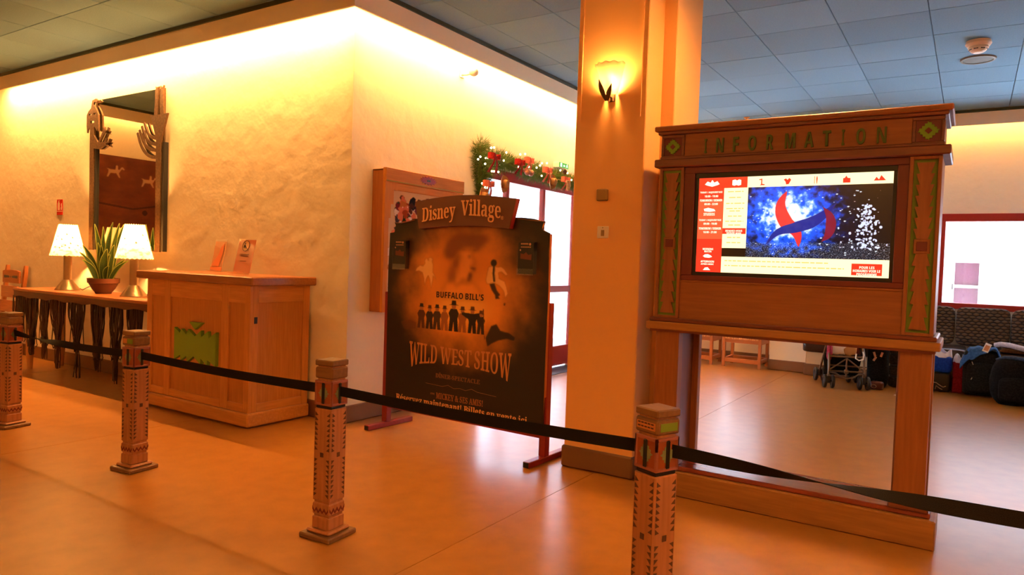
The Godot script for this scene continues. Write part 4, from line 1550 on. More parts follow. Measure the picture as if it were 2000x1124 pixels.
# the picture printed on the stand: a faded profile under a broad hat, two riders and a row of players in costume
func show_picture() -> Image:
	var n := 768
	var im := Image.create_empty(n, n, false, Image.FORMAT_RGBA8)
	var nz := FastNoiseLite.new()
	nz.seed = 8
	nz.frequency = 0.006
	nz.fractal_octaves = 5
	var dark := Color(0.07, 0.036, 0.022)
	var mid := Color(0.92, 0.56, 0.19)
	var hot := Color(1.0, 0.76, 0.36)
	for y in n:
		for x in n:
			var u := x / float(n) - 0.5
			var w := y / float(n)
			var k := nz.get_noise_2d(x, y) * 0.16
			var d1 := 1.0 - Vector2(u / 0.46, (w - 0.36) / 0.42).length() + k
			var d2 := 1.0 - Vector2(u / 0.26, (w - 0.47) / 0.13).length() + k * 0.5
			var c := dark.lerp(mid, smoothstep(-0.22, 0.55, d1))
			c = c.lerp(hot, smoothstep(0.0, 0.9, d2) * 0.85)
			im.set_pixel(x, y, c)
	# board to picture: x -4.265..-2.646, y 1.858..0.265
	var sx := n / 1.619
	var sy := n / 1.593
	var p := func(a: Array) -> PackedVector2Array:
		var q := PackedVector2Array()
		for k in range(0, a.size(), 2):
			q.append(Vector2((a[k] + 4.265) * sx, (1.858 - a[k + 1]) * sy))
		return q
	var sz := Vector2i(n, n)
	# outlines below are given on a grid laid over the upper half of the picture
	var o := Vector2((-3.618 - 440 * 0.001185 + 4.265) * sx, (1.858 - 1.655 - 150 * 0.00095) * sy)
	var sc := Vector2(0.001185 * sx, 0.00095 * sy)
	var hat_ := pv([415, 235, 425, 170, 460, 110, 520, 68, 590, 55, 650, 72, 720, 70, 790, 88, 800, 120, 760, 165, 705, 222, 680, 200, 640, 188, 590, 196, 545, 225, 510, 290, 470, 300, 430, 280])
	var face := pv([545, 225, 600, 195, 645, 195, 660, 225, 662, 255, 676, 290, 692, 318, 684, 332, 668, 338, 672, 352, 694, 366, 686, 380, 664, 378, 660, 400, 668, 425, 650, 470, 620, 480, 590, 460, 560, 500, 520, 520, 500, 440, 505, 330, 515, 270])
	over(im, soft(sz, 16, func(l: Image) -> void:
		fill(l, moved(pv([430, 520, 500, 430, 560, 480, 620, 490, 680, 480, 740, 560, 760, 620, 400, 620]), o, sc), Color(0.98, 0.60, 0.24, 0.6))
		fill(l, moved(hat_, o, sc), Color(0.50, 0.25, 0.09, 0.85))))
	over(im, soft(sz, 16, func(l: Image) -> void:
		fill(l, moved(face, o, sc), Color(0.98, 0.64, 0.28, 0.9))
		fill(l, moved(pv([500, 300, 540, 235, 560, 250, 548, 330, 530, 380, 520, 480, 470, 500, 450, 420, 480, 350]), o, sc), Color(0.56, 0.29, 0.11, 0.7))))
	over(im, soft(sz, 8, func(l: Image) -> void:
		fill(l, moved(pv([560, 205, 700, 205, 690, 225, 640, 200, 590, 212]), o, sc), Color(0.30, 0.13, 0.05, 0.7))
		fill(l, moved(pv([622, 262, 650, 258, 654, 272, 630, 276]), o, sc), Color(0.26, 0.11, 0.04, 0.85))
		fill(l, moved(pv([640, 352, 672, 350, 698, 366, 690, 384, 660, 376]), o, sc), Color(0.40, 0.18, 0.07, 0.85))
		fill(l, moved(pv([636, 400, 664, 402, 668, 430, 648, 480, 622, 470]), o, sc), Color(0.44, 0.20, 0.08, 0.8))
		fill(l, moved(pv([508, 310, 526, 300, 534, 330, 524, 360, 510, 350]), o, sc), Color(0.66, 0.36, 0.14, 0.9))))
	over(im, soft(sz, 5, func(l: Image) -> void:
		# a pale rider on the left, a dark haired rider on the right
		fill(l, moved(pv([155, 415, 170, 380, 200, 355, 232, 360, 250, 330, 240, 320, 258, 285, 270, 300, 280, 315, 282, 300, 270, 292, 300, 280, 320, 296, 312, 315, 322, 345, 320, 410, 345, 450, 352, 475, 325, 440, 322, 480, 310, 560, 296, 480, 280, 440, 262, 480, 250, 540, 240, 470, 225, 420, 190, 405]), o, sc), Color(1.0, 0.80, 0.50, 0.75))
		fill(l, moved(pv([800, 345, 840, 335, 870, 345, 900, 340, 925, 360, 955, 405, 940, 415, 905, 385, 880, 390, 885, 440, 930, 460, 945, 500, 960, 560, 940, 600, 925, 540, 890, 500, 850, 480, 790, 490, 780, 460, 790, 390]), o, sc), Color(1.0, 0.78, 0.48, 0.8))
		fill(l, moved(disc(Vector2(840, 312), 25, 30), o, sc), Color(0.07, 0.03, 0.02, 0.95))
		fill(l, moved(pv([836, 330, 850, 330, 848, 400, 856, 470, 842, 470, 832, 400]), o, sc), Color(0.14, 0.06, 0.03, 0.9))
		fill(l, moved(pv([810, 490, 850, 480, 872, 540, 900, 575, 884, 590, 900, 606, 862, 612, 858, 580, 830, 540]), o, sc), Color(0.16, 0.07, 0.03, 0.9))
		fill(l, moved(pv([930, 640, 945, 640, 940, 662, 930, 660]), o, sc), Color(0.14, 0.06, 0.03, 0.9))))
	over(im, soft(sz, 3, func(l: Image) -> void:
		# a row of players in western dress
		var row := [[-3.87, 0.20, 0], [-3.78, 0.19, 1], [-3.70, 0.20, 2], [-3.62, 0.195, 3], [-3.525, 0.24, 4], [-3.435, 0.20, 3], [-3.335, 0.205, 5], [-3.25, 0.18, 1]]
		var cols := [Color(0.36, 0.18, 0.08), Color(0.16, 0.09, 0.05), Color(0.25, 0.15, 0.09), Color(0.62, 0.36, 0.18), Color(0.14, 0.07, 0.04), Color(0.10, 0.065, 0.05)]
		for q in row:
			var o2 := Vector2((q[0] + 4.265) * sx, (1.858 - 0.925) * sy)
			var h: float = q[1] * sy
			var c: Color = cols[q[2]]
			fill(l, moved(pv([-0.20, 0.0, -0.16, -0.45, -0.22, -0.62, -0.12, -0.78, 0.12, -0.78, 0.22, -0.62, 0.16, -0.45, 0.20, 0.0, 0.04, 0.0, 0.0, -0.35, -0.05, 0.0]), o2, Vector2(h, h)), c)
			if q[2] == 5:
				fill(l, moved(pv([-0.1, -0.78, -0.5, -0.80, -0.52, -0.72, -0.2, -0.55, 0.2, -0.55, 0.52, -0.78, 0.5, -0.86, 0.1, -0.78]), o2, Vector2(h, h)), c)
			fill(l, disc(o2 + Vector2(0, -0.86 * h), 0.09 * h, 0.10 * h, 14), Color(0.70, 0.42, 0.24))
			fill(l, moved(pv([-0.2, -0.91, -0.10, -0.93, -0.08, -1.06, 0.08, -1.06, 0.10, -0.93, 0.2, -0.91]), o2, Vector2(h, h)), Color(0.10, 0.05, 0.03) if q[2] % 2 == 0 else Color(0.35, 0.19, 0.09))
		fill(l, p.call([-3.235, 1.13, -3.225, 1.13, -3.215, 0.93, -3.205, 0.90, -3.212, 0.88]), Color(0.35, 0.18, 0.08))))
	over(im, soft(sz, 5, func(l: Image) -> void:
		fill(l, p.call([-3.20, 0.90, -3.15, 1.0, -3.10, 1.02, -3.06, 0.97, -2.98, 0.96, -2.92, 0.93, -2.93, 0.90, -3.0, 0.91, -3.08, 0.89, -3.14, 0.86, -3.18, 0.83]), Color(0.08, 0.04, 0.03, 0.85))
		fill(l, p.call([-4.1, 0.96, -4.0, 0.99, -3.92, 0.97, -3.93, 0.91, -4.05, 0.90]), Color(0.40, 0.20, 0.10, 0.6))))
	return im


func wall_display() -> void:
	# wooden case on the wall behind the poster stand
	var zn := -4.80
	var zf := -5.975
	var xf := XW + 0.165
	var at := Vector3(XW, 1.0, (zn + zf) / 2)
	var r := thing("display_frame", "wooden wall case with stepped corners around a colourful poster behind the poster stand", "display case", at)
	var ox := Vector3(0, 0, 1)
	var b := MB.new()
	# side cheeks and top, then the front board with stepped opening
	add(b, XW, xf - 0.03, 1.01, 2.335, zn - 0.02, zn)
	add(b, XW, xf - 0.03, 1.01, 2.335, zf, zf + 0.02)
	add(b, XW, xf - 0.03, 2.315, 2.335, zf, zn)
	add(b, XW, xf - 0.03, 1.01, 1.03, zf, zn)
	part(r, "case_side", b, wood(Color(0.66, 0.38, 0.17), Color(0.75, 0.45, 0.22), 1))
	var fv := wood(Color(0.80, 0.50, 0.20), Color(0.88, 0.58, 0.26), 1, 0.75)
	var fh := wood(Color(0.80, 0.50, 0.20), Color(0.88, 0.58, 0.26), 2, 0.75)
	for s in [0, 1]:
		b = MB.new()
		# coordinates measured from the near edge towards the middle
		var q := PackedVector2Array([Vector2(0.0, 1.01), Vector2(0.0, 2.218), Vector2(0.17, 2.218), Vector2(0.17, 2.148), Vector2(0.115, 2.148), Vector2(0.115, 2.015), Vector2(0.08, 2.015), Vector2(0.08, 1.885), Vector2(0.055, 1.885), Vector2(0.055, 1.01)])
		var m := PackedVector2Array()
		for w in q:
			m.append(Vector2(zn - w.x if s == 0 else zf + w.x, w.y))
		b.prism(m, Vector3(xf - 0.03, 0, 0), Vector3(0, 0, 1), Vector3.UP, Vector3(0.03, 0, 0))
		part(r, "front_stile", b, fv)
	b = MB.new()
	add(b, xf - 0.03, xf + 0.012, 2.218, 2.345, zf - 0.005, zn + 0.005)
	add(b, xf - 0.03, xf, 2.150, 2.216, zf + 0.165, zn - 0.165)
	part(r, "front_top_rail", b, fh)
	b = MB.new()
	add(b, xf - 0.03, xf, 1.01, 1.105, zf + 0.05, zn - 0.05)
	part(r, "front_bottom_rail", b, fh)
	b = MB.new()
	add(b, xf + 0.0115, xf + 0.0125, 2.224, 2.229, zf, zn, 0)
	part(r, "green_line", b, M.green, "thin green line")
	var em := PackedVector2Array()
	for k in 32:
		var a := TAU * k / 32
		var w := 1.0 if k % 2 == 0 else 0.72
		em.append(Vector2(-5.39 + cos(a) * 0.135 * w, 2.285 + sin(a) * 0.042 * w))
	b = MB.new()
	b.prism(em, Vector3(xf + 0.012, 0, 0), Vector3(0, 0, 1), Vector3.UP, Vector3(0.006, 0, 0))
	part(r, "red_emblem", b, M.red, "red toothed emblem")
	b = MB.new()
	b.prism(moved(pv([-0.03, 0.0, -0.015, 0.012, 0.0, 0.004, 0.015, 0.012, 0.03, 0.0, 0.015, -0.012, 0.0, -0.004, -0.015, -0.012]), Vector2(-5.39, 2.285), Vector2.ONE), Vector3(xf + 0.018, 0, 0), Vector3(0, 0, 1), Vector3.UP, Vector3(0.003, 0, 0))
	part(r, "emblem_centre", b, mat(Color(0.12, 0.25, 0.2), 0.5))
	# poster: a crowd of plain coloured shapes on a cream ground
	var im := Image.create_empty(384, 384, false, Image.FORMAT_RGBA8)
	im.fill(Color(0.86, 0.72, 0.52))
	var g := RandomNumberGenerator.new()
	g.seed = 77
	var pal := [Color(0.10, 0.06, 0.05), Color(0.62, 0.24, 0.10), Color(0.30, 0.14, 0.08), Color(0.45, 0.12, 0.16), Color(0.16, 0.26, 0.14), Color(0.72, 0.42, 0.2), Color(0.85, 0.45, 0.30), Color(0.25, 0.2, 0.22), Color(0.92, 0.85, 0.75)]
	over(im, soft(Vector2i(384, 384), 2, func(l: Image) -> void:
		for k in 110:
			var a := g.randf()
			var c := Vector2(lerpf(40, 350, a) + g.randf_range(-26, 26), 30 + 60 * g.randf())
			if k % 2 == 0:
				c = Vector2(78 + g.randf_range(-42, 60) + 20 * sin(a * 6.0), lerpf(40, 265, a))
			var q := PackedVector2Array()
			for i in 9:
				var rr := g.randf_range(7, 21)
				q.append(c + Vector2(cos(TAU * i / 9), sin(TAU * i / 9)) * rr)
			fill(l, q, pal[g.randi() % pal.size()])
		for k in 26:
			fill(l, disc(Vector2(g.randf_range(20, 360), g.randf_range(15, 330)), 2.5, 2.5, 8), Color(1, 0.97, 0.9))
		for y in [318, 330]:
			l.fill_rect(Rect2i(22, y, 150, 3), Color(0.35, 0.2, 0.1))))
	var pm := mat(Color.WHITE, 0.6, 0.0, 0.2)
	pm.albedo_texture = ImageTexture.create_from_image(im)
	b = MB.new()
	b.quad(Vector3(xf - 0.032, 1.09, zn - 0.04), Vector3(xf - 0.032, 1.09, zf + 0.04), Vector3(xf - 0.032, 2.16, zf + 0.04), Vector3(xf - 0.032, 2.16, zn - 0.04), Vector3(1, 0, 0))
	b.box(Vector3(xf - 0.036, 1.085, zf + 0.035), Vector3(xf - 0.0325, 2.165, zn - 0.035))
	part(r, "poster", b, pm, "poster of overlapping coloured shapes")
	# small camera on the wall near the cove
	var ca := Vector3(-4.70, 3.48, -6.10)
	var c := thing("security_camera", "small white dome camera on a bracket near the top of the wall", "camera", ca)
	b = MB.new()
	b.tube(PackedVector3Array([ca + Vector3(0, 0.04, 0), ca + Vector3(0.07, 0.03, 0), ca + Vector3(0.12, 0.045, -0.02)]), PackedFloat32Array([0.016]), 8)
	add(b, ca.x, ca.x + 0.012, ca.y, ca.y + 0.08, ca.z - 0.035, ca.z + 0.035)
	part(c, "bracket", b, M.white)
	b = MB.new()
	b.block(ca + Vector3(0.14, 0.06, -0.03), Vector3(0.055, 0.05, 0.055), 1.0, 1.0, 16, 10)
	part(c, "dome", b, M.white)


func doors_and_garland() -> void:
	# red glazed doors set back in the wall
	var xd := -5.10
	var f := MB.new()
	add(f, xd - 0.05, xd + 0.04, 2.55, 2.68, -10.35, -6.60)
	add(f, xd - 0.05, xd + 0.04, 0, 2.55, -6.66, -6.60)
	add(f, xd - 0.05, xd + 0.04, 0, 2.55, -10.35, -10.29)
	var zs := [-6.66, -7.645, -8.57, -9.50, -10.29]
	for k in range(1, 4):
		add(f, xd - 0.04, xd + 0.03, 0, 2.55, zs[k] - 0.032, zs[k] + 0.032)
	var d := struct("door_1", f, M.red, "row of red framed glass doors under the christmas garland", "door")
	for k in 4:
		var rail := MB.new()
		add(rail, xd - 0.03, xd + 0.025, 1.105, 1.20, zs[k + 1] + 0.032, zs[k] - 0.032)
		part(d, "mid_rail", rail, M.red)
		rail = MB.new()
		add(rail, xd - 0.03, xd + 0.025, 0.02, 0.31, zs[k + 1] + 0.032, zs[k] - 0.032)
		part(d, "kick_panel", rail, M.red)
		part(d, "pane", slab_box(xd - 0.006, xd + 0.002, 0.31, 1.105, zs[k + 1] + 0.03, zs[k] - 0.03), M.glass)
		part(d, "pane", slab_box(xd - 0.006, xd + 0.002, 1.20, 2.55, zs[k + 1] + 0.03, zs[k] - 0.03), M.glass)
	var sl := struct("trim_7", slab_box(XW - 0.36, XW - 0.02, 0, 0.006, -10.35, -6.6), M.black, "dark threshold strip of the doors", "threshold")

	# garland: a hanging tail on the left and a swag along the lintel
	var needle := MB.new()
	for k in 3:
		var a := TAU * k / 3
		needle.quad(Vector3(cos(a), 0, sin(a)) * 0.0028, Vector3(cos(a + 2.1), 0, sin(a + 2.1)) * 0.0028, Vector3(0, 0.085, 0), Vector3(0, 0.085, 0), Vector3(cos(a + 1.05), 0.1, sin(a + 1.05)).normalized())
	var fir := mat(Color(0.30, 0.40, 0.11), 0.7)
	var paths := [[Vector3(-4.66, 2.80, -6.42), Vector3(-4.66, 2.62, -6.44), Vector3(-4.66, 2.42, -6.48), Vector3(-4.66, 2.20, -6.50), Vector3(-4.66, 2.0, -6.52)], [Vector3(-4.66, 2.67, -6.62), Vector3(-4.66, 2.69, -6.9), Vector3(-4.66, 2.68, -7.35), Vector3(-4.66, 2.64, -7.8), Vector3(-4.66, 2.64, -8.4), Vector3(-4.66, 2.66, -9.2), Vector3(-4.66, 2.66, -10.3)]]
	var wrad := [0.185, 0.165]
	for g in 2:
		var cv := Curve3D.new()
		for q in paths[g]:
			cv.add_point(q)
		var L := cv.get_baked_length()
		var at: Vector3 = paths[g][0]
		var r := thing("garland", ["hanging christmas garland tail left of the doors with red bows", "christmas garland swag along the top of the red doors"][g], "garland", at, "christmas garlands")
		var st := MB.new()
		st.tube(cv.get_baked_points(), PackedFloat32Array([0.02]), 6)
		part(r, "stem", st, M.base)
		var mm := MultiMesh.new()
		mm.transform_format = MultiMesh.TRANSFORM_3D
		mm.use_colors = false
		mm.mesh = needle.mesh(Vector3.ZERO, K)
		var cnt: int = [4200, 12000][g]
		mm.instance_count = cnt
		var gr := RandomNumberGenerator.new()
		gr.seed = 40 + g
		for k in cnt:
			var s := gr.randf() * L
			var c := cv.sample_baked(s)
			var dir := Vector3(gr.randfn(), gr.randfn(), gr.randfn()).normalized()
			var rad: float = wrad[g] * pow(gr.randf(), 0.6) * (0.75 + 0.25 * sin(s * 9.0))
			var p := c + dir * rad * 0.75
			var y := (dir + Vector3(gr.randfn(), gr.randfn(), gr.randfn()) * 0.35).normalized()
			var x := y.cross(Vector3(0.3, 0.5, 0.8)).normalized()
			mm.set_instance_transform(k, Transform3D(Basis(x, y, x.cross(y)), (p - at) * K))
		var mi := MultiMeshInstance3D.new()
		mi.name = "needles"
		mi.multimesh = mm
		mi.material_override = fir
		mi.set_meta("kind", "stuff")
		r.add_child(mi, true)
		var bulb := glow(Color(1.0, 0.86, 0.62), 9.0)
		var bm := MB.new()
		bm.ball(Vector3.ZERO, 0.011, 8, 6)
		var bmesh := bm.mesh(Vector3.ZERO, K)
		for k in [22, 44][g]:
			var s: float = (k + 0.5) * L / [22, 44][g]
			var dir := Vector3(absf(gr.randfn()) + 0.5, gr.randfn(), gr.randfn() + 0.5).normalized()
			var o := MeshInstance3D.new()
			o.name = "light_bulb"
			o.mesh = bmesh
			o.material_override = bulb
			o.position = (cv.sample_baked(s) + dir * wrad[g] * 1.02 - at) * K
			r.add_child(o, true)
	var rd := cloth_mat(Color(0.66, 0.08, 0.07), 0.6, 0.05, 0.3, 6.0)
	var pink := cloth_mat(Color(0.86, 0.42, 0.34), 0.6, 0.05, 0.2, 6.0)
	bow(Vector3(-4.49, 2.66, -6.44), 0.17, rd, "large red velvet bow at the head of the hanging garland tail")
	bow(Vector3(-4.50, 2.35, -6.36), 0.14, pink, "pale pink ribbon bow low on the hanging garland tail")
	bow(Vector3(-4.50, 2.67, -6.98), 0.13, rd, "red bow at the left end of the garland swag beside the striped ribbon")
	bow(Vector3(-4.50, 2.72, -7.18), 0.13, pink, "pink striped ribbon bow on the swag between the red bow and the first hat")
	bow(Vector3(-4.50, 2.66, -7.62), 0.14, pink, "pink ribbon bow on the swag just left of the straw hat")
	bow(Vector3(-4.50, 2.60, -8.10), 0.13, pink, "pink ribbon bow on the swag right of the straw hat")
	bow(Vector3(-4.50, 2.64, -8.44), 0.13, rd, "red bow on the swag where the pillar cuts it off")
	hat(Vector3(-4.48, 2.55, -7.74), "straw hat hanging from the middle of the garland swag")
	hat(Vector3(-4.48, 2.40, -6.66), "small straw hat at the right side of the hanging garland tail")
	hat(Vector3(-4.48, 2.22, -6.26), "straw hat at the bottom left of the hanging garland tail")
	# a pair of tartan baubles and a glove
	for k in 2:
		var b := MB.new()
		b.ball(Vector3(-4.42, 2.58, -7.06 - k * 0.075), 0.038, 14, 10)
		b.rod(Vector3(-4.42, 2.60, -7.06 - k * 0.075), Vector3(-4.66, 2.66, -7.06 - k * 0.075), 0.003, 5)
		var t := single("bauble", b, cloth_mat(Color(0.84, 0.50, 0.36), 0.4, 0.3, 0.6, 9.0), "%s of the pair of patterned baubles under the garland swag" % ["left", "right"][k], "bauble", Vector3(-4.42, 2.58, -7.06 - k * 0.075), "baubles")
	var gl := MB.new()
	gl.block(Vector3(-4.42, 2.52, -8.06), Vector3(0.02, 0.055, 0.035), 0.8, 0.8, 14, 10)
	gl.block(Vector3(-4.42, 2.54, -8.10), Vector3(0.014, 0.03, 0.014), 0.9, 0.9, 10, 8)
	gl.block(Vector3(-4.42, 2.582, -8.055), Vector3(0.024, 0.02, 0.04), 0.6, 0.6, 12, 8)
	gl.rod(Vector3(-4.42, 2.59, -8.06), Vector3(-4.66, 2.63, -8.06), 0.003, 5)
	single("mitten", gl, cloth_mat(Color(0.80, 0.62, 0.42), 0.8), "cream knitted mitten under the right part of the garland swag", "mitten", Vector3(-4.42, 2.47, -8.06))
	var pc := MB.new()
	for k in 9:
		pc.lathe(pv([0.004, 0.0, 0.030 * sin(PI * (k + 1) / 10.5) + 0.004, 0.006, 0.004, 0.014]), Vector3(-4.43, 2.66 + k * 0.008, -7.98), 9)
	pc.rod(Vector3(-4.43, 2.72, -7.98), Vector3(-4.66, 2.66, -7.98), 0.003, 5)
	single("pine_cone", pc, M.base, "brown pine cone on the swag right of the straw hat", "pine cone", Vector3(-4.43, 2.66, -7.98))

	# exit sign above the garland
	var at := Vector3(-4.70, 2.79, -8.26)
	var s := thing("exit_sign", "lit green running man exit sign above the garland", "sign", at)
	var b := MB.new()
	add(b, XW, XW + 0.09, 2.792, 2.862, -8.40, -8.13, 0.004)
	part(s, "housing", b, M.white)
	b = MB.new()
	add(b, XW + 0.0895, XW + 0.092, 2.795, 2.859, -8.395, -8.135, 0)
	part(s, "face", b, glow(Color(0.05, 0.62, 0.16), 0.9), "green lit face")
	b = MB.new()
	var fx := func(poly: PackedVector2Array) -> void:
		b.prism(poly, Vector3(XW + 0.092, 2.795, -8.135), Vector3(0, 0, -1), Vector3.UP, Vector3(0.0015, 0, 0))
	fx.call(pv([0.035, 0.008, 0.075, 0.008, 0.075, 0.056, 0.035, 0.056]))
	fx.call(pv([0.11, 0.028, 0.135, 0.045, 0.135, 0.036, 0.158, 0.036, 0.158, 0.020, 0.135, 0.020, 0.135, 0.011]))
	fx.call(pv([0.185, 0.008, 0.195, 0.010, 0.205, 0.024, 0.222, 0.022, 0.232, 0.010, 0.24, 0.012, 0.228, 0.030, 0.212, 0.032, 0.216, 0.040, 0.232, 0.036, 0.234, 0.042, 0.210, 0.050, 0.196, 0.042, 0.200, 0.030]))
	fx.call(disc(Vector2(0.218, 0.055), 0.006, 0.005, 10))
	part(s, "pictogram", b, glow(Color(0.9, 1.0, 0.9), 1.5), "white door, arrow and running man")


func bow(at: Vector3, w: float, m: Material, label: String) -> void:
	var r := thing("ribbon_bow", label, "bow", at, "bows on the garlands")
	# bows face the room: across is -z, out is +x
	for s in [-1.0, 1.0]:
		var b := MB.new()
		b.sheet(func(u: float, t: float) -> Vector3:
			var a := t * TAU
			return at + Vector3(0.02 + 0.045 * sin(a) * (1.0 if u < 2.0 else 0.0), (u - 0.5) * 0.065 * (0.35 + 0.65 * absf(sin(a * 0.5))) + 0.02 * sin(a * 0.5), s * w * 0.55 * (0.5 - 0.5 * cos(a))), 3, 18, 0.003)
		part(r, "loop", b, m)
		b = MB.new()
		b.sheet(func(u: float, t: float) -> Vector3:
			return at + Vector3(0.03 - 0.02 * t + 0.012 * sin(t * 5.0), -t * w * 1.0 + 0.01 * (1.0 - absf(u * 2.0 - 1.0)) * t, s * (0.01 + t * w * 0.42) + (u - 0.5) * 0.045 * (0.5 + t * 0.5)), 4, 10, 0.003)
		part(r, "tail", b, m)
	var k := MB.new()
	k.block(at + Vector3(0.035, 0, 0), Vector3(0.02, 0.024, 0.02), 0.8, 0.8, 12, 8)
	part(r, "knot", k, m)
	k = MB.new()
	k.rod(at + Vector3(0.02, 0, 0), Vector3(-4.65, at.y + 0.02, at.z), 0.003, 5)
	part(r, "wire", k, mat(Color(0.12, 0.16, 0.05), 0.7))


func hat(at: Vector3, label: String) -> void:
	var r := thing("straw_hat", label, "hat", at, "straw hats on the garlands")
	var straw := cloth_mat(Color(0.76, 0.55, 0.33), 0.85, 0.25, 0.25, 10.0)
	var tr := Transform3D(Basis(Vector3(0, 1, 0), Vector3(1, 0, 0), Vector3(0, 0, -1)), at)
	var b := MB.new()
	b.xf = tr
	b.sheet(func(u: float, t: float) -> Vector3:
		var a := u * TAU
		var rr := lerpf(0.045, 0.098, t)
		return Vector3(cos(a) * rr, -0.012 + 0.035 * t * t * absf(sin(a)), sin(a) * rr * 0.82), 28, 5, 0.004)
	part(r, "brim", b, straw)
	b = MB.new()
	b.xf = tr
	b.lathe(pv([0.050, -0.01, 0.048, 0.02, 0.040, 0.055, 0.022, 0.062, 0.0, 0.052]), Vector3.ZERO, 24, true)
	part(r, "crown", b, straw)
	b = MB.new()
	b.rod(at, Vector3(-4.68, at.y, at.z), 0.004, 5)
	part(r, "wire", b, M.base)
	b = MB.new()
	b.xf = tr
	b.lathe(pv([0.0515, -0.006, 0.0505, 0.012]), Vector3.ZERO, 24)
	part(r, "hat_band", b, mat(Color(0.65, 0.25, 0.15), 0.7))


func stepped_diamond(c: Vector2, r: float) -> PackedVector2Array:
	var q := PackedVector2Array()
	var n := 4
	for k in 4:
		for i in n:
			var a := r * (1.0 - float(i) / n)
			var b := r * (float(i) + 0.45) / n
			var s := r * 1.0 / n
			var p0 := Vector2(a, b)
			var p1 := Vector2(a - s * 0.9, b)
			for p in [p0, p1]:
				var w: Vector2 = p
				for j in k:
					w = Vector2(-w.y, w.x)
				q.append(c + w)
	return q


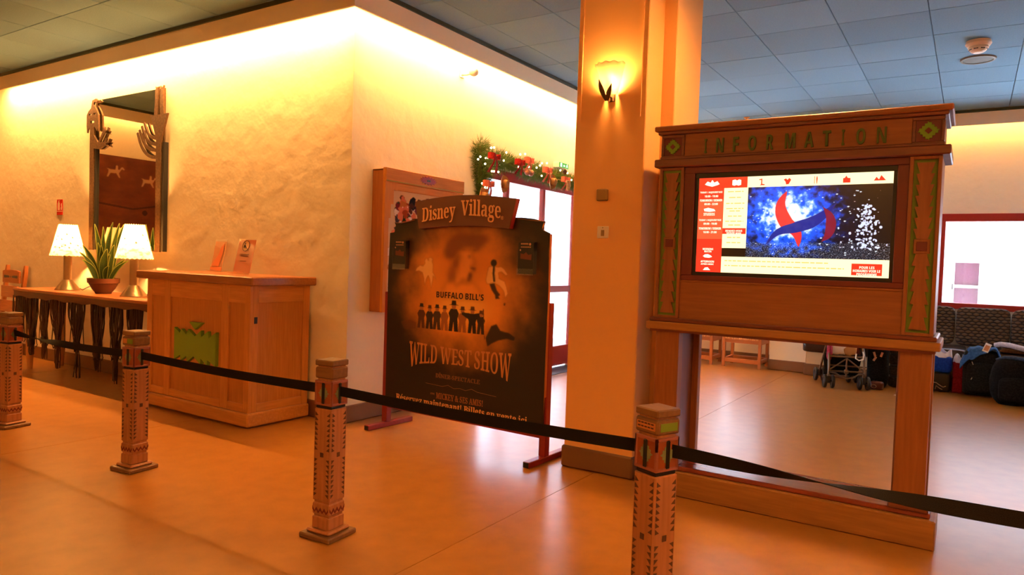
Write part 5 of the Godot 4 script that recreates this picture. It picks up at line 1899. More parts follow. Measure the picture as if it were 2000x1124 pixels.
func kiosk() -> void:
	var at := Vector3(-0.96, 0, -4.68)
	var r := thing("information_kiosk", "tall carved wooden information kiosk with a lit video screen beside the pillar", "kiosk", at)
	var ochre := wood(Color(0.58, 0.38, 0.17), Color(0.68, 0.46, 0.22), 0, 0.5)
	var wv := wood(Color(0.53, 0.30, 0.13), Color(0.62, 0.365, 0.175), 1, 0.45)
	var wh := wood(Color(0.53, 0.30, 0.13), Color(0.62, 0.365, 0.175), 0, 0.45)
	var zb := -4.90
	# plinth and the red deck on it
	var b := MB.new()
	add(b, -1.83, -0.102, 0, 0.165, -4.87, -4.485, 0.008)
	part(r, "plinth", b, ochre, "ochre painted plinth")
	b = MB.new()
	add(b, -1.80, -0.130, 0.165, 0.196, -4.86, -4.515, 0.006)
	part(r, "deck", b, wood(Color(0.50, 0.21, 0.15), Color(0.60, 0.27, 0.19), 0, 0.22), "polished reddish deck")
	# four posts
	for s in [-1.0, 1.0]:
		var x0 := -1.76 if s < 0 else -0.32
		var x1 := -1.60 if s < 0 else -0.16
		b = MB.new()
		add(b, x0, x1, 0.196, 1.09, -4.59, -4.51, 0.004)
		part(r, "leg", b, wv)
		b = MB.new()
		add(b, x0 + 0.012, x1 - 0.012, 0.196, 1.09, -4.84, -4.59, 0.0)
		part(r, "leg_panel", b, M.mahogany_v)
		b = MB.new()
		add(b, x0 - (0.0 if s < 0 else 0.03), x1 + (0.03 if s < 0 else 0.0), 0.196, 1.09, zb, -4.84, 0.004)
		part(r, "leg", b, wv)
		b = MB.new()
		add(b, x0 - 0.02, x1 + 0.02, 0.196, 0.235, -4.62, -4.495, 0.006)
		part(r, "leg_foot", b, M.mahogany)
	# shelf band
	b = MB.new()
	add(b, -1.815, -0.122, 1.10, 1.150, zb - 0.03, -4.462, 0.005)
	part(r, "shelf_band", b, ochre, "ochre shelf band")
	b = MB.new()
	add(b, -1.795, -0.145, 1.084, 1.101, zb - 0.01, -4.478, 0.003)
	add(b, -1.800, -0.140, 1.150, 1.176, zb - 0.02, -4.474, 0.006)
	part(r, "shelf_moulding", b, M.mahogany)
	# carcass behind the face
	b = MB.new()
	add(b, -1.775, -0.162, 1.176, 2.40, zb, -4.56, 0.002)
	part(r, "carcass", b, wv)
	b = MB.new()
	add(b, -1.606, -0.316, 1.176, 1.428, -4.56, -4.506, 0.0)
	part(r, "lower_panel", b, wh)
	b = MB.new()
	add(b, -1.606, -0.316, 1.418, 1.432, -4.56, -4.498, 0.004)
	part(r, "panel_bead", b, wh)
	# red surround of the screen
	var redp := mat(Color(0.42, 0.13, 0.10), 0.42)
	b = MB.new()
	add(b, -1.606, -0.316, 2.128, 2.170, -4.56, -4.503, 0.003)
	add(b, -1.606, -0.316, 1.432, 1.466, -4.56, -4.503, 0.003)
	add(b, -1.606, -1.536, 1.466, 2.128, -4.56, -4.503, 0.003)
	add(b, -0.374, -0.316, 1.466, 2.128, -4.56, -4.503, 0.003)
	part(r, "screen_surround", b, redp, "dark red painted surround")
	b = MB.new()
	add(b, -1.536, -0.374, 2.096, 2.128, -4.56, -4.518, 0.002)
	add(b, -1.536, -0.374, 1.466, 1.490, -4.56, -4.518, 0.002)
	add(b, -1.536, -1.512, 1.490, 2.096, -4.56, -4.518, 0.002)
	add(b, -0.394, -0.374, 1.490, 2.096, -4.56, -4.518, 0.002)
	part(r, "bezel", b, M.black, "black screen bezel")
	screen(r)
	# carved side pilasters
	for s in [-1.0, 1.0]:
		var x0 := -1.772 if s < 0 else -0.316
		var x1 := -1.606 if s < 0 else -0.160
		var w := x1 - x0
		b = MB.new()
		add(b, x0, x0 + 0.020, 1.176, 2.170, -4.56, -4.488, 0.003)
		add(b, x1 - 0.020, x1, 1.176, 2.170, -4.56, -4.488, 0.003)
		add(b, x0, x1, 2.152, 2.170, -4.56, -4.489, 0.003)
		add(b, x0, x1, 1.176, 1.194, -4.56, -4.489, 0.003)
		part(r, "pilaster_frame", b, wv)
		b = MB.new()
		add(b, x0 + 0.018, x1 - 0.018, 1.19, 2.155, -4.56, -4.512, 0)
		var gp := part(r, "green_field", b, mat(Color(0.44, 0.54, 0.12), 0.6), "olive green field")
		var xc := (x0 + x1) / 2
		for half in [0, 1]:
			var m := PackedVector2Array()
			var lft := PackedVector2Array()
			var n: int = 7 - half
			for i in n:
				var ya: float = 0.462 - i * (0.425 / n)
				var yb: float = 0.462 - (i + 1) * (0.425 / n)
				var wide := w * 0.285
				var slim := w * 0.165
				for q in [Vector2(wide, ya), Vector2(slim, yb)]:
					m.append(Vector2(xc + q.x, 1.672 + (q.y if half == 0 else -q.y)))
					lft.append(Vector2(xc - q.x, 1.672 + (q.y if half == 0 else -q.y)))
			lft.reverse()
			m.append_array(lft)
			var t := MB.new()
			t.plate(m, -4.497, 0.014)
			part(r, "carved_spine", t, wv, "carved wooden spine of stacked steps")
		var sq := MB.new()
		add(sq, xc - 0.040, xc + 0.040, 1.632, 1.712, -4.513, -4.494, 0.003)
		part(r, "square_frame", sq, wv)
		sq = MB.new()
		add(sq, xc - 0.026, xc + 0.026, 1.646, 1.698, -4.50, -4.490, 0.002)
		part(r, "red_square", sq, redp, "red square")
	# band, heading board and cornice
	b = MB.new()
	add(b, -1.800, -0.122, 2.170, 2.222, zb - 0.03, -4.455, 0.006)
	part(r, "heading_band", b, M.mahogany)
	b = MB.new()
	add(b, -1.770, -0.152, 2.222, 2.240, zb - 0.01, -4.478, 0.004)
	part(r, "heading_band", b, M.mahogany)
	b = MB.new()
	add(b, -1.762, -0.158, 2.240, 2.384, -4.56, -4.492, 0.002)
	part(r, "heading_board", b, wh)
	var letters := MB.new()
	var word := "INFORMATION"
	var xs := [-1.468, -1.376, -1.276, -1.176, -1.070, -0.953, -0.846, -0.749, -0.661, -0.568, -0.462]
	var ws := [0.014, 0.046, 0.034, 0.046, 0.040, 0.058, 0.050, 0.044, 0.014, 0.046, 0.048]
	var lg := mat(Color(0.33, 0.40, 0.12), 0.6)
	for i in 11:
		letters = MB.new()
		letters.text(word[i], Vector3(xs[i] - ws[i] / 2, 2.252, -4.493), ws[i], 0.090, 0.014, false, true)
		part(r, "letter", letters, lg, "green raised letter")
	for s in [-1.0, 1.0]:
		var x0 := -1.764 if s < 0 else -0.312
		var x1 := -1.608 if s < 0 else -0.156
		b = MB.new()
		add(b, x0, x1, 2.362, 2.382, -4.50, -4.480, 0.003)
		add(b, x0, x1, 2.228, 2.246, -4.50, -4.480, 0.003)
		add(b, x0, x0 + 0.018, 2.246, 2.362, -4.50, -4.480, 0.003)
		add(b, x1 - 0.018, x1, 2.246, 2.362, -4.50, -4.480, 0.003)
		part(r, "rosette_frame", b, M.mahogany)
		b = MB.new()
		add(b, x0 + 0.016, x1 - 0.016, 2.244, 2.364, -4.50, -4.489, 0)
		part(r, "rosette_field", b, redp)
		var c := Vector2((x0 + x1) / 2, 2.304)
		b = MB.new()
		b.plate(stepped_diamond(c, 0.052), -4.480, 0.010)
		part(r, "green_rosette", b, M.green, "green stepped diamond")
		b = MB.new()
		b.plate(pv([c.x, c.y - 0.018, c.x + 0.018, c.y, c.x, c.y + 0.018, c.x - 0.018, c.y]), -4.477, 0.004)
		part(r, "rosette_centre", b, redp)
	b = MB.new()
	add(b, -1.785, -0.140, 2.384, 2.406, zb - 0.02, -4.468, 0.004)
	part(r, "cornice_bead", b, M.mahogany)
	b = MB.new()
	add(b, -1.803, -0.120, 2.404, 2.438, zb - 0.05, -4.445, 0.006)
	part(r, "cornice", b, wh)


func screen(r: Node3D) -> void:
	var x0 := -1.512
	var x1 := -0.394
	var y0 := 1.490
	var y1 := 2.096
	var z := -4.524
	var W := 1024
	var H := 556
	var im := Image.create_empty(W, H, false, Image.FORMAT_RGBA8)
	im.fill(Color(1.0, 0.92, 0.66))
	var red := Color(0.93, 0.18, 0.10)
	im.fill_rect(Rect2i(0, 0, 150, H), red)
	im.fill_rect(Rect2i(0, 0, 282, 62), Color(0.86, 0.16, 0.09))
	im.fill_rect(Rect2i(0, 130, 150, 230), Color(0.95, 0.30, 0.17))
	im.fill_rect(Rect2i(150, 412, 140, 50), Color(0.10, 0.05, 0.02))
	im.fill_rect(Rect2i(150, 296, 134, 34), red)
	im.fill_rect(Rect2i(846, 484, 146, 62), red)
	# picture panel: a bright burst over dark water
	var nz := FastNoiseLite.new()
	nz.seed = 12
	nz.frequency = 0.018
	nz.fractal_octaves = 4
	for y in range(62, 462):
		for x in range(288, W):
			var u := (x - 288) / 736.0
			var w := (y - 62) / 400.0
			var d := Vector2((u - 0.30) * 1.5, (w - 0.42)).length()
			var k := 1.0 - smoothstep(0.0, 0.75, d + 0.22 * nz.get_noise_2d(x, y))
			var c := Color(0.02, 0.03, 0.09).lerp(Color(0.05, 0.28, 0.85), smoothstep(0.0, 0.55, k))
			c = c.lerp(Color(0.95, 0.98, 1.0), smoothstep(0.55, 1.0, k))
			c = c.lerp(Color(0.10, 0.05, 0.03), smoothstep(0.68, 1.0, u + 0.25 * (0.5 - w)))
			if w > 0.78 and nz.get_noise_2d(x * 6.0, y * 9.0) > 0.18:
				c = c.lightened(0.35)
			im.set_pixel(x, y, c)
	var g := RandomNumberGenerator.new()
	g.seed = 5
	over(im, soft(Vector2i(W, H), 2, func(l: Image) -> void:
		for k in 130:
			var c := Vector2(g.randf_range(300, 980), g.randf_range(70, 440))
			var s := g.randf_range(1.5, 5.0)
			fill(l, moved(pv([-1.5, 0, 0, -1, 2, -0.4, 0.4, 1]), c, Vector2(s, s)), Color(0.85, 0.93, 1.0, 0.85))
		# plain stand-in shapes: red and blue streamers round the burst, a pale fountain of sparks at the right
		fill(l, tapered([Vector2(500, 90), Vector2(470, 170), Vector2(500, 260), Vector2(560, 320), Vector2(575, 400)], 74), Color(0.86, 0.15, 0.12, 0.93))
		fill(l, tapered([Vector2(400, 390), Vector2(460, 320), Vector2(560, 290), Vector2(660, 250), Vector2(760, 160)], 62), Color(0.06, 0.10, 0.42, 0.93))
		fill(l, tapered([Vector2(690, 180), Vector2(730, 240), Vector2(728, 320), Vector2(690, 370)], 52), Color(0.45, 0.06, 0.14, 0.93))
		for k in 170:
			var t := g.randf()
			fill(l, disc(Vector2(905 + g.randfn() * (12.0 + 34.0 * t), 170 + 240 * t), 2.0 + 7.0 * g.randf(), 2.0 + 7.0 * g.randf(), 8), Color(0.78, 0.82, 1.0, 0.9))))
	var m := mat(Color(0.02, 0.02, 0.02), 0.15)
	var tx := ImageTexture.create_from_image(im)
	m.emission_enabled = true
	m.emission = Color.BLACK
	m.emission_texture = tx
	m.emission_energy_multiplier = 1.25
	var b := MB.new()
	b.quad(Vector3(x0, y0, z), Vector3(x1, y0, z), Vector3(x1, y1, z), Vector3(x0, y1, z), Vector3(0, 0, 1))
	b.box(Vector3(x0, y0, z - 0.02), Vector3(x1, y1, z - 0.001))
	var sc := part(r, "video_screen", b, m, "lit video screen with a red menu column")
	area(Vector3((x0 + x1) / 2, (y0 + y1) / 2, -4.47), Vector3(0, 0, 1), x1 - x0, y1 - y0, 0.10, Vector3(0.9, 0.72, 0.6), Vector3.RIGHT)
	# lettering on the screen, lit as the screen is
	var white := glow(Color(1, 0.93, 0.80), 1.15, Color(0.05, 0.05, 0.05))
	var P := func(u: float, w: float) -> Vector3:
		return Vector3(lerpf(x0, x1, u / W), lerpf(y1, y0, w / H), z + 0.0006)
	var k := (x1 - x0) / W
	b = MB.new()
	for q in [["TODAY / AUJOURD'HUI", 8, 86, 132, 13], ["10:00 - 19:00", 36, 108, 80, 12], ["TOMORROW / DEMAIN", 8, 132, 132, 13], ["09:00 - 22:00", 36, 154, 80, 12], ["STUDIOS", 34, 214, 66, 16], ["TODAY / AUJOURD'HUI", 8, 250, 132, 13], ["09:00 - 19:00", 36, 270, 80, 12], ["TOMORROW / DEMAIN", 8, 298, 132, 13], ["10:00 - 21:00", 36, 320, 80, 12], ["MORNING", 38, 420, 62, 12], ["MATIN", 48, 434, 42, 11], ["AFTERNOON", 28, 494, 80, 12], ["APRÈS-MIDI", 30, 508, 76, 12], ["RENDEZ-VOUS", 168, 312, 96, 12], ["SPIDER MAN", 174, 326, 84, 11], ["POUR LES", 884, 504, 72, 13], ["HORAIRES VOIR LE", 854, 522, 130, 13], ["PROGRAMME", 872, 540, 96, 13]]:
		var h: float = q[4]
		b.text(q[0], P.call(q[1], q[2] + h * 0.5), q[3] * k, h * k, 0.0005)
	# small plain icons
	b.plate(pp(P, [34, 38, 50, 20, 68, 28, 78, 12, 90, 28, 108, 20, 122, 38, 108, 44, 78, 52, 48, 44]), z + 0.0011, 0.0005)
	b.plate(pp(P, [196, 18, 212, 14, 222, 20, 234, 14, 246, 18, 246, 46, 232, 50, 220, 46, 208, 50, 196, 46]), z + 0.0011, 0.0005)
	b.plate(pp(P, [34, 182, 60, 176, 96, 184, 104, 196, 70, 200, 38, 196]), z + 0.0011, 0.0005)
	b.plate(pp(P, [40, 462, 52, 452, 70, 450, 88, 458, 96, 466, 78, 472, 52, 470]), z + 0.0011, 0.0005)
	b.plate(pp(P, [44, 545, 56, 530, 72, 528, 88, 545]), z + 0.0011, 0.0005)
	part(sc, "screen_lettering", b, white, "pale lettering on the lit screen")
	var icon := glow(Color(0.86, 0.20, 0.12), 1.0, Color(0.05, 0.05, 0.05))
	for q in [[346, 18, 364, 14, 364, 44, 378, 46, 378, 52, 350, 52, 358, 46, 358, 22, 346, 22], [480, 24, 492, 18, 500, 26, 510, 16, 520, 26, 516, 34, 508, 50, 494, 52, 490, 36], [640, 12, 643, 12, 643, 52, 640, 52], [652, 12, 655, 12, 657, 24, 655, 52, 652, 52, 650, 24], [784, 28, 792, 26, 800, 14, 806, 26, 820, 28, 820, 52, 784, 52], [932, 46, 944, 26, 956, 40, 966, 18, 990, 46]]:
		b = MB.new()
		b.plate(pp(P, q), z + 0.0011, 0.0005)
		part(sc, "screen_icon", b, icon)
	b = MB.new()
	for q in [[172, 84, 90], [180, 118, 74], [164, 152, 106], [166, 182, 100], [186, 196, 60], [178, 226, 78], [164, 256, 104], [182, 278, 70], [178, 350, 76], [176, 380, 80], [170, 486, 560], [170, 514, 640]]:
		var x: float = q[0]
		while x < q[0] + q[2]:
			var l := g.randf_range(12.0, 40.0)
			var e := minf(x + l, q[0] + q[2])
			var c: Vector3 = P.call(x, q[1] + 3.0)
			add(b, c.x, c.x + (e - x) * k, c.y, c.y + 6.0 * k, c.z, c.z + 0.0005, 0)
			x += l + 6.0
	part(sc, "screen_text_lines", b, glow(Color(0.95, 0.72, 0.38), 1.0, Color(0.05, 0.05, 0.05)), "faint ochre lines too blurred to read")


func tapered(pts: Array, w: float) -> PackedVector2Array:
	var c := Curve2D.new()
	for k in pts.size():
		var d: Vector2 = (pts[mini(k + 1, pts.size() - 1)] - pts[maxi(k - 1, 0)]) * 0.2
		c.add_point(pts[k], -d, d)
	var l := c.tessellate_even_length(4, 14.0)
	var left := PackedVector2Array()
	var right := PackedVector2Array()
	for k in l.size():
		var d := (l[mini(k + 1, l.size() - 1)] - l[maxi(k - 1, 0)]).normalized()
		var h := w * 0.5 * sin(PI * (k + 0.3) / (l.size() - 0.4))
		left.append(l[k] + Vector2(-d.y, d.x) * h)
		right.append(l[k] - Vector2(-d.y, d.x) * h)
	right.reverse()
	left.append_array(right)
	return left


func pp(f: Callable, a: Array) -> PackedVector2Array:
	var q := PackedVector2Array()
	for k in range(0, a.size(), 2):
		var v: Vector3 = f.call(float(a[k]), float(a[k + 1]))
		q.append(Vector2(v.x, v.y))
	return q


func ceiling_things() -> void:
	var at := Vector3(-0.05, CEIL, -8.33)
	var r := thing("smoke_detector", "white round smoke detector on the ceiling above the kiosk's right side", "smoke detector", at)
	var b := MB.new()
	b.lathe(pv([0.105, 0.0, 0.112, -0.03, 0.095, -0.055, 0.0, -0.055]), at, 32)
	part(r, "base", b, mat(Color(0.85, 0.78, 0.68), 0.45))
	b = MB.new()
	b.lathe(pv([0.082, -0.055, 0.088, -0.072, 0.060, -0.105, 0.040, -0.115, 0.0, -0.115]), at, 32)
	part(r, "dome", b, mat(Color(0.85, 0.78, 0.68), 0.45))
	b = MB.new()
	for k in 8:
		var a := TAU * k / 8
		b.rod(at + Vector3(cos(a) * 0.076, -0.084, sin(a) * 0.076), at + Vector3(cos(a + 0.5) * 0.076, -0.084, sin(a + 0.5) * 0.076), 0.006, 5)
	part(r, "vent_slot", b, M.black)
	at = Vector3(-0.05, CEIL, -9.0)
	r = thing("ceiling_speaker", "round grey ceiling loudspeaker beyond the smoke detector", "loudspeaker", at)
	b = MB.new()
	b.lathe(pv([0.165, 0.0, 0.160, -0.016, 0.140, -0.016, 0.136, -0.006]), at, 40)
	part(r, "rim", b, mat(Color(0.42, 0.42, 0.40), 0.6))
	b = MB.new()
	b.lathe(pv([0.138, -0.008, 0.0, -0.012]), at, 40)
	part(r, "grille", b, mat(Color(0.33, 0.34, 0.33), 0.7, 0.2))
	at = Vector3(-2.97, CEIL, -10.95)
	r = thing("sprinkler", "small brass ceiling sprinkler seen just over the kiosk cornice", "sprinkler", at)
	b = MB.new()
	b.lathe(pv([0.045, 0.0, 0.04, -0.012, 0.014, -0.016, 0.012, -0.06, 0.018, -0.07, 0.0, -0.07]), at, 16)
	part(r, "body", b, mat(Color(0.75, 0.5, 0.25), 0.4, 0.7))
	b = MB.new()
	b.lathe(pv([0.0, -0.088, 0.034, -0.09, 0.034, -0.094, 0.0, -0.096]), at, 12)
	b.rod(at + Vector3(0.014, -0.06, 0), at + Vector3(0.006, -0.092, 0), 0.003, 5)
	b.rod(at + Vector3(-0.014, -0.06, 0), at + Vector3(-0.006, -0.092, 0), 0.003, 5)
	part(r, "deflector", b, mat(Color(0.75, 0.5, 0.25), 0.4, 0.7))


func far_end() -> void:
	# banquette: cream base on a brown plinth, dark seat pad, woven back cushions
	var at := Vector3(1.0, 0, -11.5)
	var r := thing("banquette", "built in banquette with a dark seat pad and cream base along the far wall", "bench", at)
	var b := MB.new()
	add(b, -2.005, 4.1, 0.165, 0.352, BACK_A + 0.02, -11.180, 0.004)
	part(r, "base", b, mat(Color(0.86, 0.74, 0.55), 0.7), "cream base")
	b = MB.new()
	add(b, -2.030, 4.1, 0, 0.168, BACK_A + 0.02, -11.165, 0.008)
	part(r, "plinth", b, M.base)
	var leather := mat(Color(0.17, 0.10, 0.075), 0.35)
	for k in 6:
		b = MB.new()
		var x0 := -2.06 + k * 1.03
		b.block(Vector3(x0 + 0.51, 0.455, -11.50), Vector3(0.508, 0.112, 0.40), 0.22, 0.14, 36, 14)
		part(r, "seat_pad", b, leather, "dark leather seat pad")
	var weave := mat(Color.WHITE, 0.75)
	var im := Image.create_empty(64, 64, false, Image.FORMAT_RGBA8)
	var hi := Image.create_empty(64, 64, false, Image.FORMAT_RGBA8)
	for y in 64:
		for x in 64:
			# plaited lens shaped strands, each row shifted by half
			var row := int(y / 16.0)
			var u := fposmod(x / 32.0 + 0.5 * (row % 2), 1.0)
			var w := fposmod(y / 16.0, 1.0) - 0.5
			var h := clampf((0.5 * sin(PI * u) + 0.08 - absf(w)) * 4.0, 0.0, 1.0)
			im.set_pixel(x, y, Color(0.05, 0.03, 0.02).lerp(Color(0.34, 0.25, 0.18), h))
			hi.set_pixel(x, y, Color(h, h, h))
	weave.albedo_texture = ImageTexture.create_from_image(im)
	weave.heightmap_enabled = true
	weave.heightmap_texture = ImageTexture.create_from_image(hi)
	weave.heightmap_scale = 1.2
	weave.uv1_triplanar = true
	weave.uv1_scale = Vector3.ONE * 7.6
	var names := ["woven back cushion at the kiosk's edge, left of the middle cushion", "woven back cushion in full view under the window, above the red bag", "woven back cushion cut by the right edge of the picture"]
	for k in 3:
		b = MB.new()
		var c := Vector3(-0.475 + 0.632 * k, 0.845, -11.66)
		var tr := Transform3D(Basis(Vector3.RIGHT, -0.12), c)
		b.xf = tr
		b.block(Vector3.ZERO, Vector3(0.312, 0.265, 0.085), 0.28, 0.22, 36, 18, 0.004, k * 1.3)
		single("back_cushion", b, weave, names[k], "cushion", c - Vector3(0, 0.25, 0), "woven back cushions")
	stroller()
	bags()


func wheel(b: MB, c: Vector3, axis: Vector3, rad: float, w: float) -> void:
	var x := axis.normalized()
	var y := Vector3.UP
	b.xf = Transform3D(Basis(y.cross(x).normalized(), x, y.cross(x).normalized().cross(x)), c)
	b.lathe(pv([0.0, -w * 0.3, rad * 0.55, -w * 0.3, rad * 0.62, -w * 0.5, rad * 0.92, -w * 0.5, rad, -w * 0.25, rad, w * 0.25, rad * 0.92, w * 0.5, rad * 0.62, w * 0.5, rad * 0.55, w * 0.3, 0.0, w * 0.3]), Vector3.ZERO, 24)
	b.xf = Transform3D()


func stroller() -> void:
	var turn := deg_to_rad(20.0)
	var at := Vector3(-1.43, 0, -10.50)
	var r := thing("stroller", "folding stroller with twin wheels and a grey tube frame in front of the banquette", "stroller", at, "", true, turn)
	var fr := mat(Color(0.45, 0.37, 0.30), 0.35, 0.6)
	var tyre := mat(Color(0.045, 0.045, 0.05), 0.5)
	var h := 0.215
	for s in [-1.0, 1.0]:
		var b := MB.new()
		b.tube(PackedVector3Array([Vector3(s * h, 0.12, 0.30), Vector3(s * h, 0.24, 0.30), Vector3(s * h, 0.42, 0.28), Vector3(s * h, 0.75, 0.02), Vector3(s * h, 1.10, -0.25), Vector3(s * h, 1.20, -0.36), Vector3(s * h, 1.18, -0.44)]), PackedFloat32Array([0.016]), 10)
		part(r, "side_tube", b, fr)
		b = MB.new()
		b.tube(PackedVector3Array([Vector3(s * h * 1.04, 0.58, 0.14), Vector3(s * h * 1.04, 0.10, -0.30)]), PackedFloat32Array([0.014]), 8)
		part(r, "rear_leg", b, fr)
		b = MB.new()
		b.tube(PackedVector3Array([Vector3(s * h, 1.18, -0.44), Vector3(s * h, 1.14, -0.53)]), PackedFloat32Array([0.022]), 10)
		part(r, "grip", b, M.black)
		for f in [[0.31, 0.088], [-0.31, 0.095]]:
			for w in [-1.0, 1.0]:
				b = MB.new()
				wheel(b, Vector3(s * h + w * 0.048, f[1], f[0]), Vector3.RIGHT, f[1], 0.036)
				var wh := part(r, "wheel", b, tyre, "black wheel")
			b = MB.new()
			b.rod(Vector3(s * h - 0.06, f[1], f[0]), Vector3(s * h + 0.06, f[1], f[0]), 0.010)
			add(b, s * h - 0.022, s * h + 0.022, f[1] - 0.02, f[1] + 0.07, f[0] - 0.03, f[0] + 0.02, 0.006)
			part(r, "fork", b, M.black)
	var b := MB.new()
	b.rod(Vector3(-h, 0.42, 0.285), Vector3(h, 0.42, 0.285), 0.013)
	b.rod(Vector3(-h, 0.30, 0.285), Vector3(h + 0.03, 0.295, 0.285), 0.010)
	b.rod(Vector3(-h, 0.225, 0.29), Vector3(h, 0.225, 0.29), 0.013)
	part(r, "front_bar", b, fr)
	b = MB.new()
	b.rod(Vector3(-h, 0.235, 0.30), Vector3(0.0, 0.40, 0.30), 0.010)
	b.rod(Vector3(h, 0.235, 0.30), Vector3(0.0, 0.40, 0.30), 0.010)
	b.rod(Vector3(0, 0.16, 0.30), Vector3(0, 0.40, 0.30), 0.012)
	b.block(Vector3(0, 0.225, 0.30), Vector3(0.03, 0.03, 0.024), 0.6, 0.6, 12, 8)
	part(r, "cross_brace", b, fr)
	b = MB.new()
	b.tube(PackedVector3Array([Vector3(-h, 0.21, 0.32), Vector3(-0.14, 0.205, 0.35), Vector3(-0.08, 0.165, 0.37), Vector3(0.0, 0.145, 0.375), Vector3(0.08, 0.165, 0.37), Vector3(0.14, 0.205, 0.35), Vector3(h, 0.21, 0.32)]), PackedFloat32Array([0.011]), 8)
	part(r, "foot_bar", b, fr)
	b = MB.new()
	b.sheet(func(u: float, t: float) -> Vector3:
		return Vector3((u - 0.5) * 0.40, 0.42 - 0.05 * sin(PI * u) + 0.02 * t, 0.27 - 0.33 * t), 8, 8, 0.01)
	b.sheet(func(u: float, t: float) -> Vector3:
		return Vector3((u - 0.5) * 0.40, 0.44 + 0.60 * t, -0.06 - 0.22 * t - 0.04 * sin(PI * u)), 8, 8, 0.01)
	part(r, "seat_sling", b, M.black_cloth, "black cloth seat")
	b = MB.new()
	b.sheet(func(u: float, t: float) -> Vector3:
		return Vector3((u - 0.5) * 0.38, 0.40 - 0.26 * sin(PI * t), 0.24 - 0.48 * t), 6, 10, 0.006)
	part(r, "basket", b, M.black_cloth, "black under basket")
	b = MB.new()
	b.tube(PackedVector3Array([Vector3(0.11, 0.47, 0.31), Vector3(0.10, 0.41, 0.325), Vector3(0.14, 0.385, 0.33), Vector3(0.19, 0.40, 0.325), Vector3(0.20, 0.46, 0.31), Vector3(0.19, 0.50, 0.30)]), PackedFloat32Array([0.009]), 8)
	part(r, "strap", b, M.white, "pale looped strap")
	# things lying on the stroller
	var put := func(v: Vector3) -> Vector3:
		return at + v.rotated(Vector3.UP, turn)
	var o: Vector3 = put.call(Vector3(-0.02, 0.43, 0.10))
	var p := thing("paper_bag", "crumpled white and brown paper bag lying on the stroller seat", "paper bag", o, "", true, turn)
	b = MB.new()
	b.block(Vector3(-0.075, 0.075, 0.05), Vector3(0.10, 0.075, 0.08), 0.5, 0.4, 20, 12, 0.10, 3.0)
	part(p, "white_part", b, mat(Color(0.88, 0.84, 0.78), 0.8), "white crumpled paper")
	b = MB.new()
	b.block(Vector3(0.07, 0.07, 0.05), Vector3(0.09, 0.075, 0.08), 0.5, 0.4, 20, 12, 0.10, 5.0)
	part(p, "brown_part", b, mat(Color(0.76, 0.56, 0.34), 0.8), "brown paper")
	o = put.call(Vector3(0.12, 0.45, 0.02))
	b = MB.new()
	b.block(o + Vector3(0, 0.06, 0), Vector3(0.09, 0.08, 0.08), 0.6, 0.6, 18, 12, 0.12, 1.0)
	single("red_scarf", b, cloth_mat(Color(0.40, 0.13, 0.10), 0.9), "dark red cloth bundle at the right of the stroller seat", "cloth", o)
	o = put.call(Vector3(-0.20, 0.44, 0.22))
	b = MB.new()
	b.block(o + Vector3(0, 0.03, 0), Vector3(0.035, 0.11, 0.05), 0.6, 0.6, 16, 10, 0.10, 4.0)
	single("pink_cloth", b, cloth_mat(Color(0.70, 0.22, 0.32), 0.9), "pink cloth hung over the left tube of the stroller", "cloth", o - Vector3(0, 0.08, 0))


